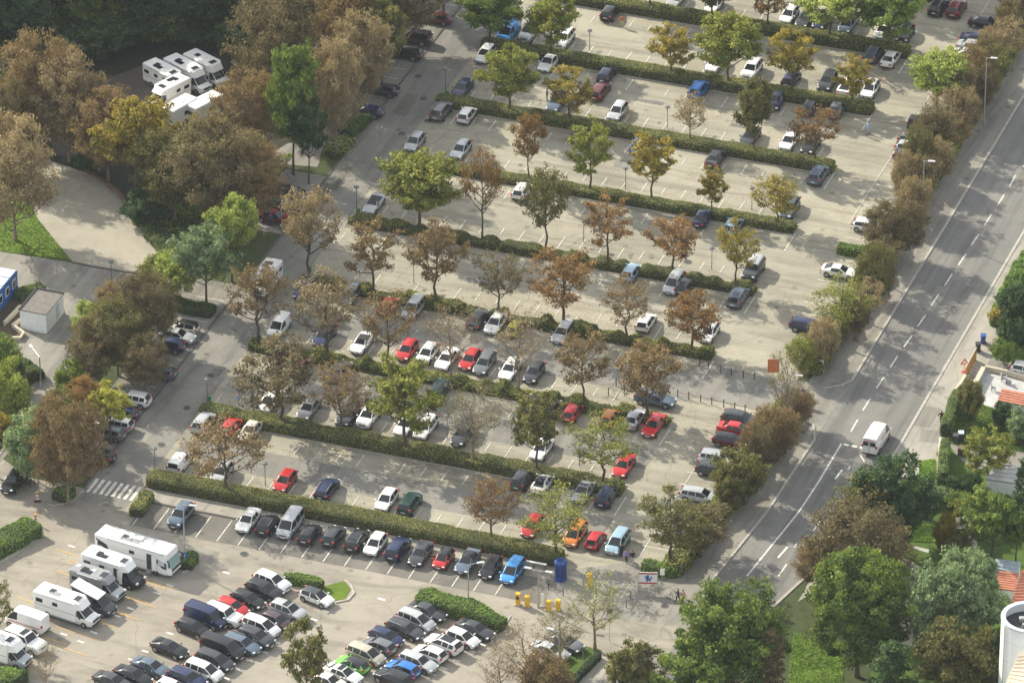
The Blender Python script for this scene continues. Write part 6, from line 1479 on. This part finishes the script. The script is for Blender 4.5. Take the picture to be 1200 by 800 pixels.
A_, B_, C2 = G(1112, 620, 2.65), G(1134, 618, 2.95), G(1143, 622, 2.55); o = thing('edge_board', 'pale edge board along the front of the shaded shed roof', 'board', tuple(A_)); m = MB(); m.tube([(0, 0, 0), tuple(B_-A_), tuple(C2-A_)], .09, 4); m.build('board', ['container_roof'], o)
# patio furniture
for px, py, s, lb in [(1164, 458, .8, 'dark garden chair on the pale patio'), (1176, 447, 1.0, 'grey covered furniture at the upper end of the patio'), (1182, 450, .9, 'second grey covered garden seat near the orange roof')]:
    p = G(px, py); o = thing('garden_chair', lb, 'chair', (p.x, p.y, .06), .4); m = MB(); m.box((0, 0, .42), (.6*s, .6*s, .1), 0, 0, .02); m.build('seat', ['grey_panel'], o); m = MB(); m.box((-.28*s, 0, .75), (.08, .6*s, .6), 0, 0, .02); m.build('backrest', ['grey_panel'], o)
    for a in (-1, 1):
        for b in (-1, 1): m = MB(); m.tube([(a*.25*s, b*.25*s, 0), (a*.25*s, b*.25*s, .4)], .03, 4); m.build('leg', ['slate_dark'], o)
p = G(1193, 486); o = thing('sunshade', 'white parasol folded over the patio table', 'parasol', (p.x, p.y, .06)); m = MB(); m.tube([(0, 0, 0), (0, 0, 2.3)], .03, 5); m.build('pole', ['galvanised'], o); m = MB(); m.tube([(0, 0, 1.7), (0, 0, 2.35)], [1.1, .04], 8); m.build('canopy', ['sign_white'], o)
p = G(1090, 585); o = thing('garden_table', 'white garden table in the shade below the tall hedge', 'table', (p.x+4.2, p.y, .06)); m = MB(); m.box((0, 0, .74), (1.4, .9, .05), 0, 0, .02); m.build('tabletop', ['sign_white'], o)
for a in (-1, 1):
    for b in (-1, 1): m = MB(); m.tube([(a*.6, b*.35, 0), (a*.6, b*.35, .72)], .03, 4); m.build('leg', ['sign_white'], o)
p = G(1132, 545); o = thing('wood_stack', 'brown wooden crate beside the garden path', 'crate', (p.x-.9, p.y+2, .06))
for q in range(4): m = MB(); m.box((0, 0, .15+q*.24), (1.1, .9, .2), 0, 0, .02); m.build('slat', ['wood_brown'], o)
HAZE = True
if HAZE:
    m = MB(); m.box((60, -100, 195), (1700, 1700, 398)); o = m.build('haze', []); mt = bpy.data.materials.new('haze'); mt.use_nodes = True; t = mt.node_tree; t.nodes.remove(t.nodes['Principled BSDF'])
    v = t.nodes.new('ShaderNodeVolumePrincipled'); v.inputs['Color'].default_value = (.80, .88, 1.0, 1); v.inputs['Density'].default_value = .00004; v.inputs['Anisotropy'].default_value = .2
    t.links.new(v.outputs[0], t.nodes['Material Output'].inputs['Volume']); o.data.materials.append(mt); o.location.z = -5+3; tag(o, kind='stuff')
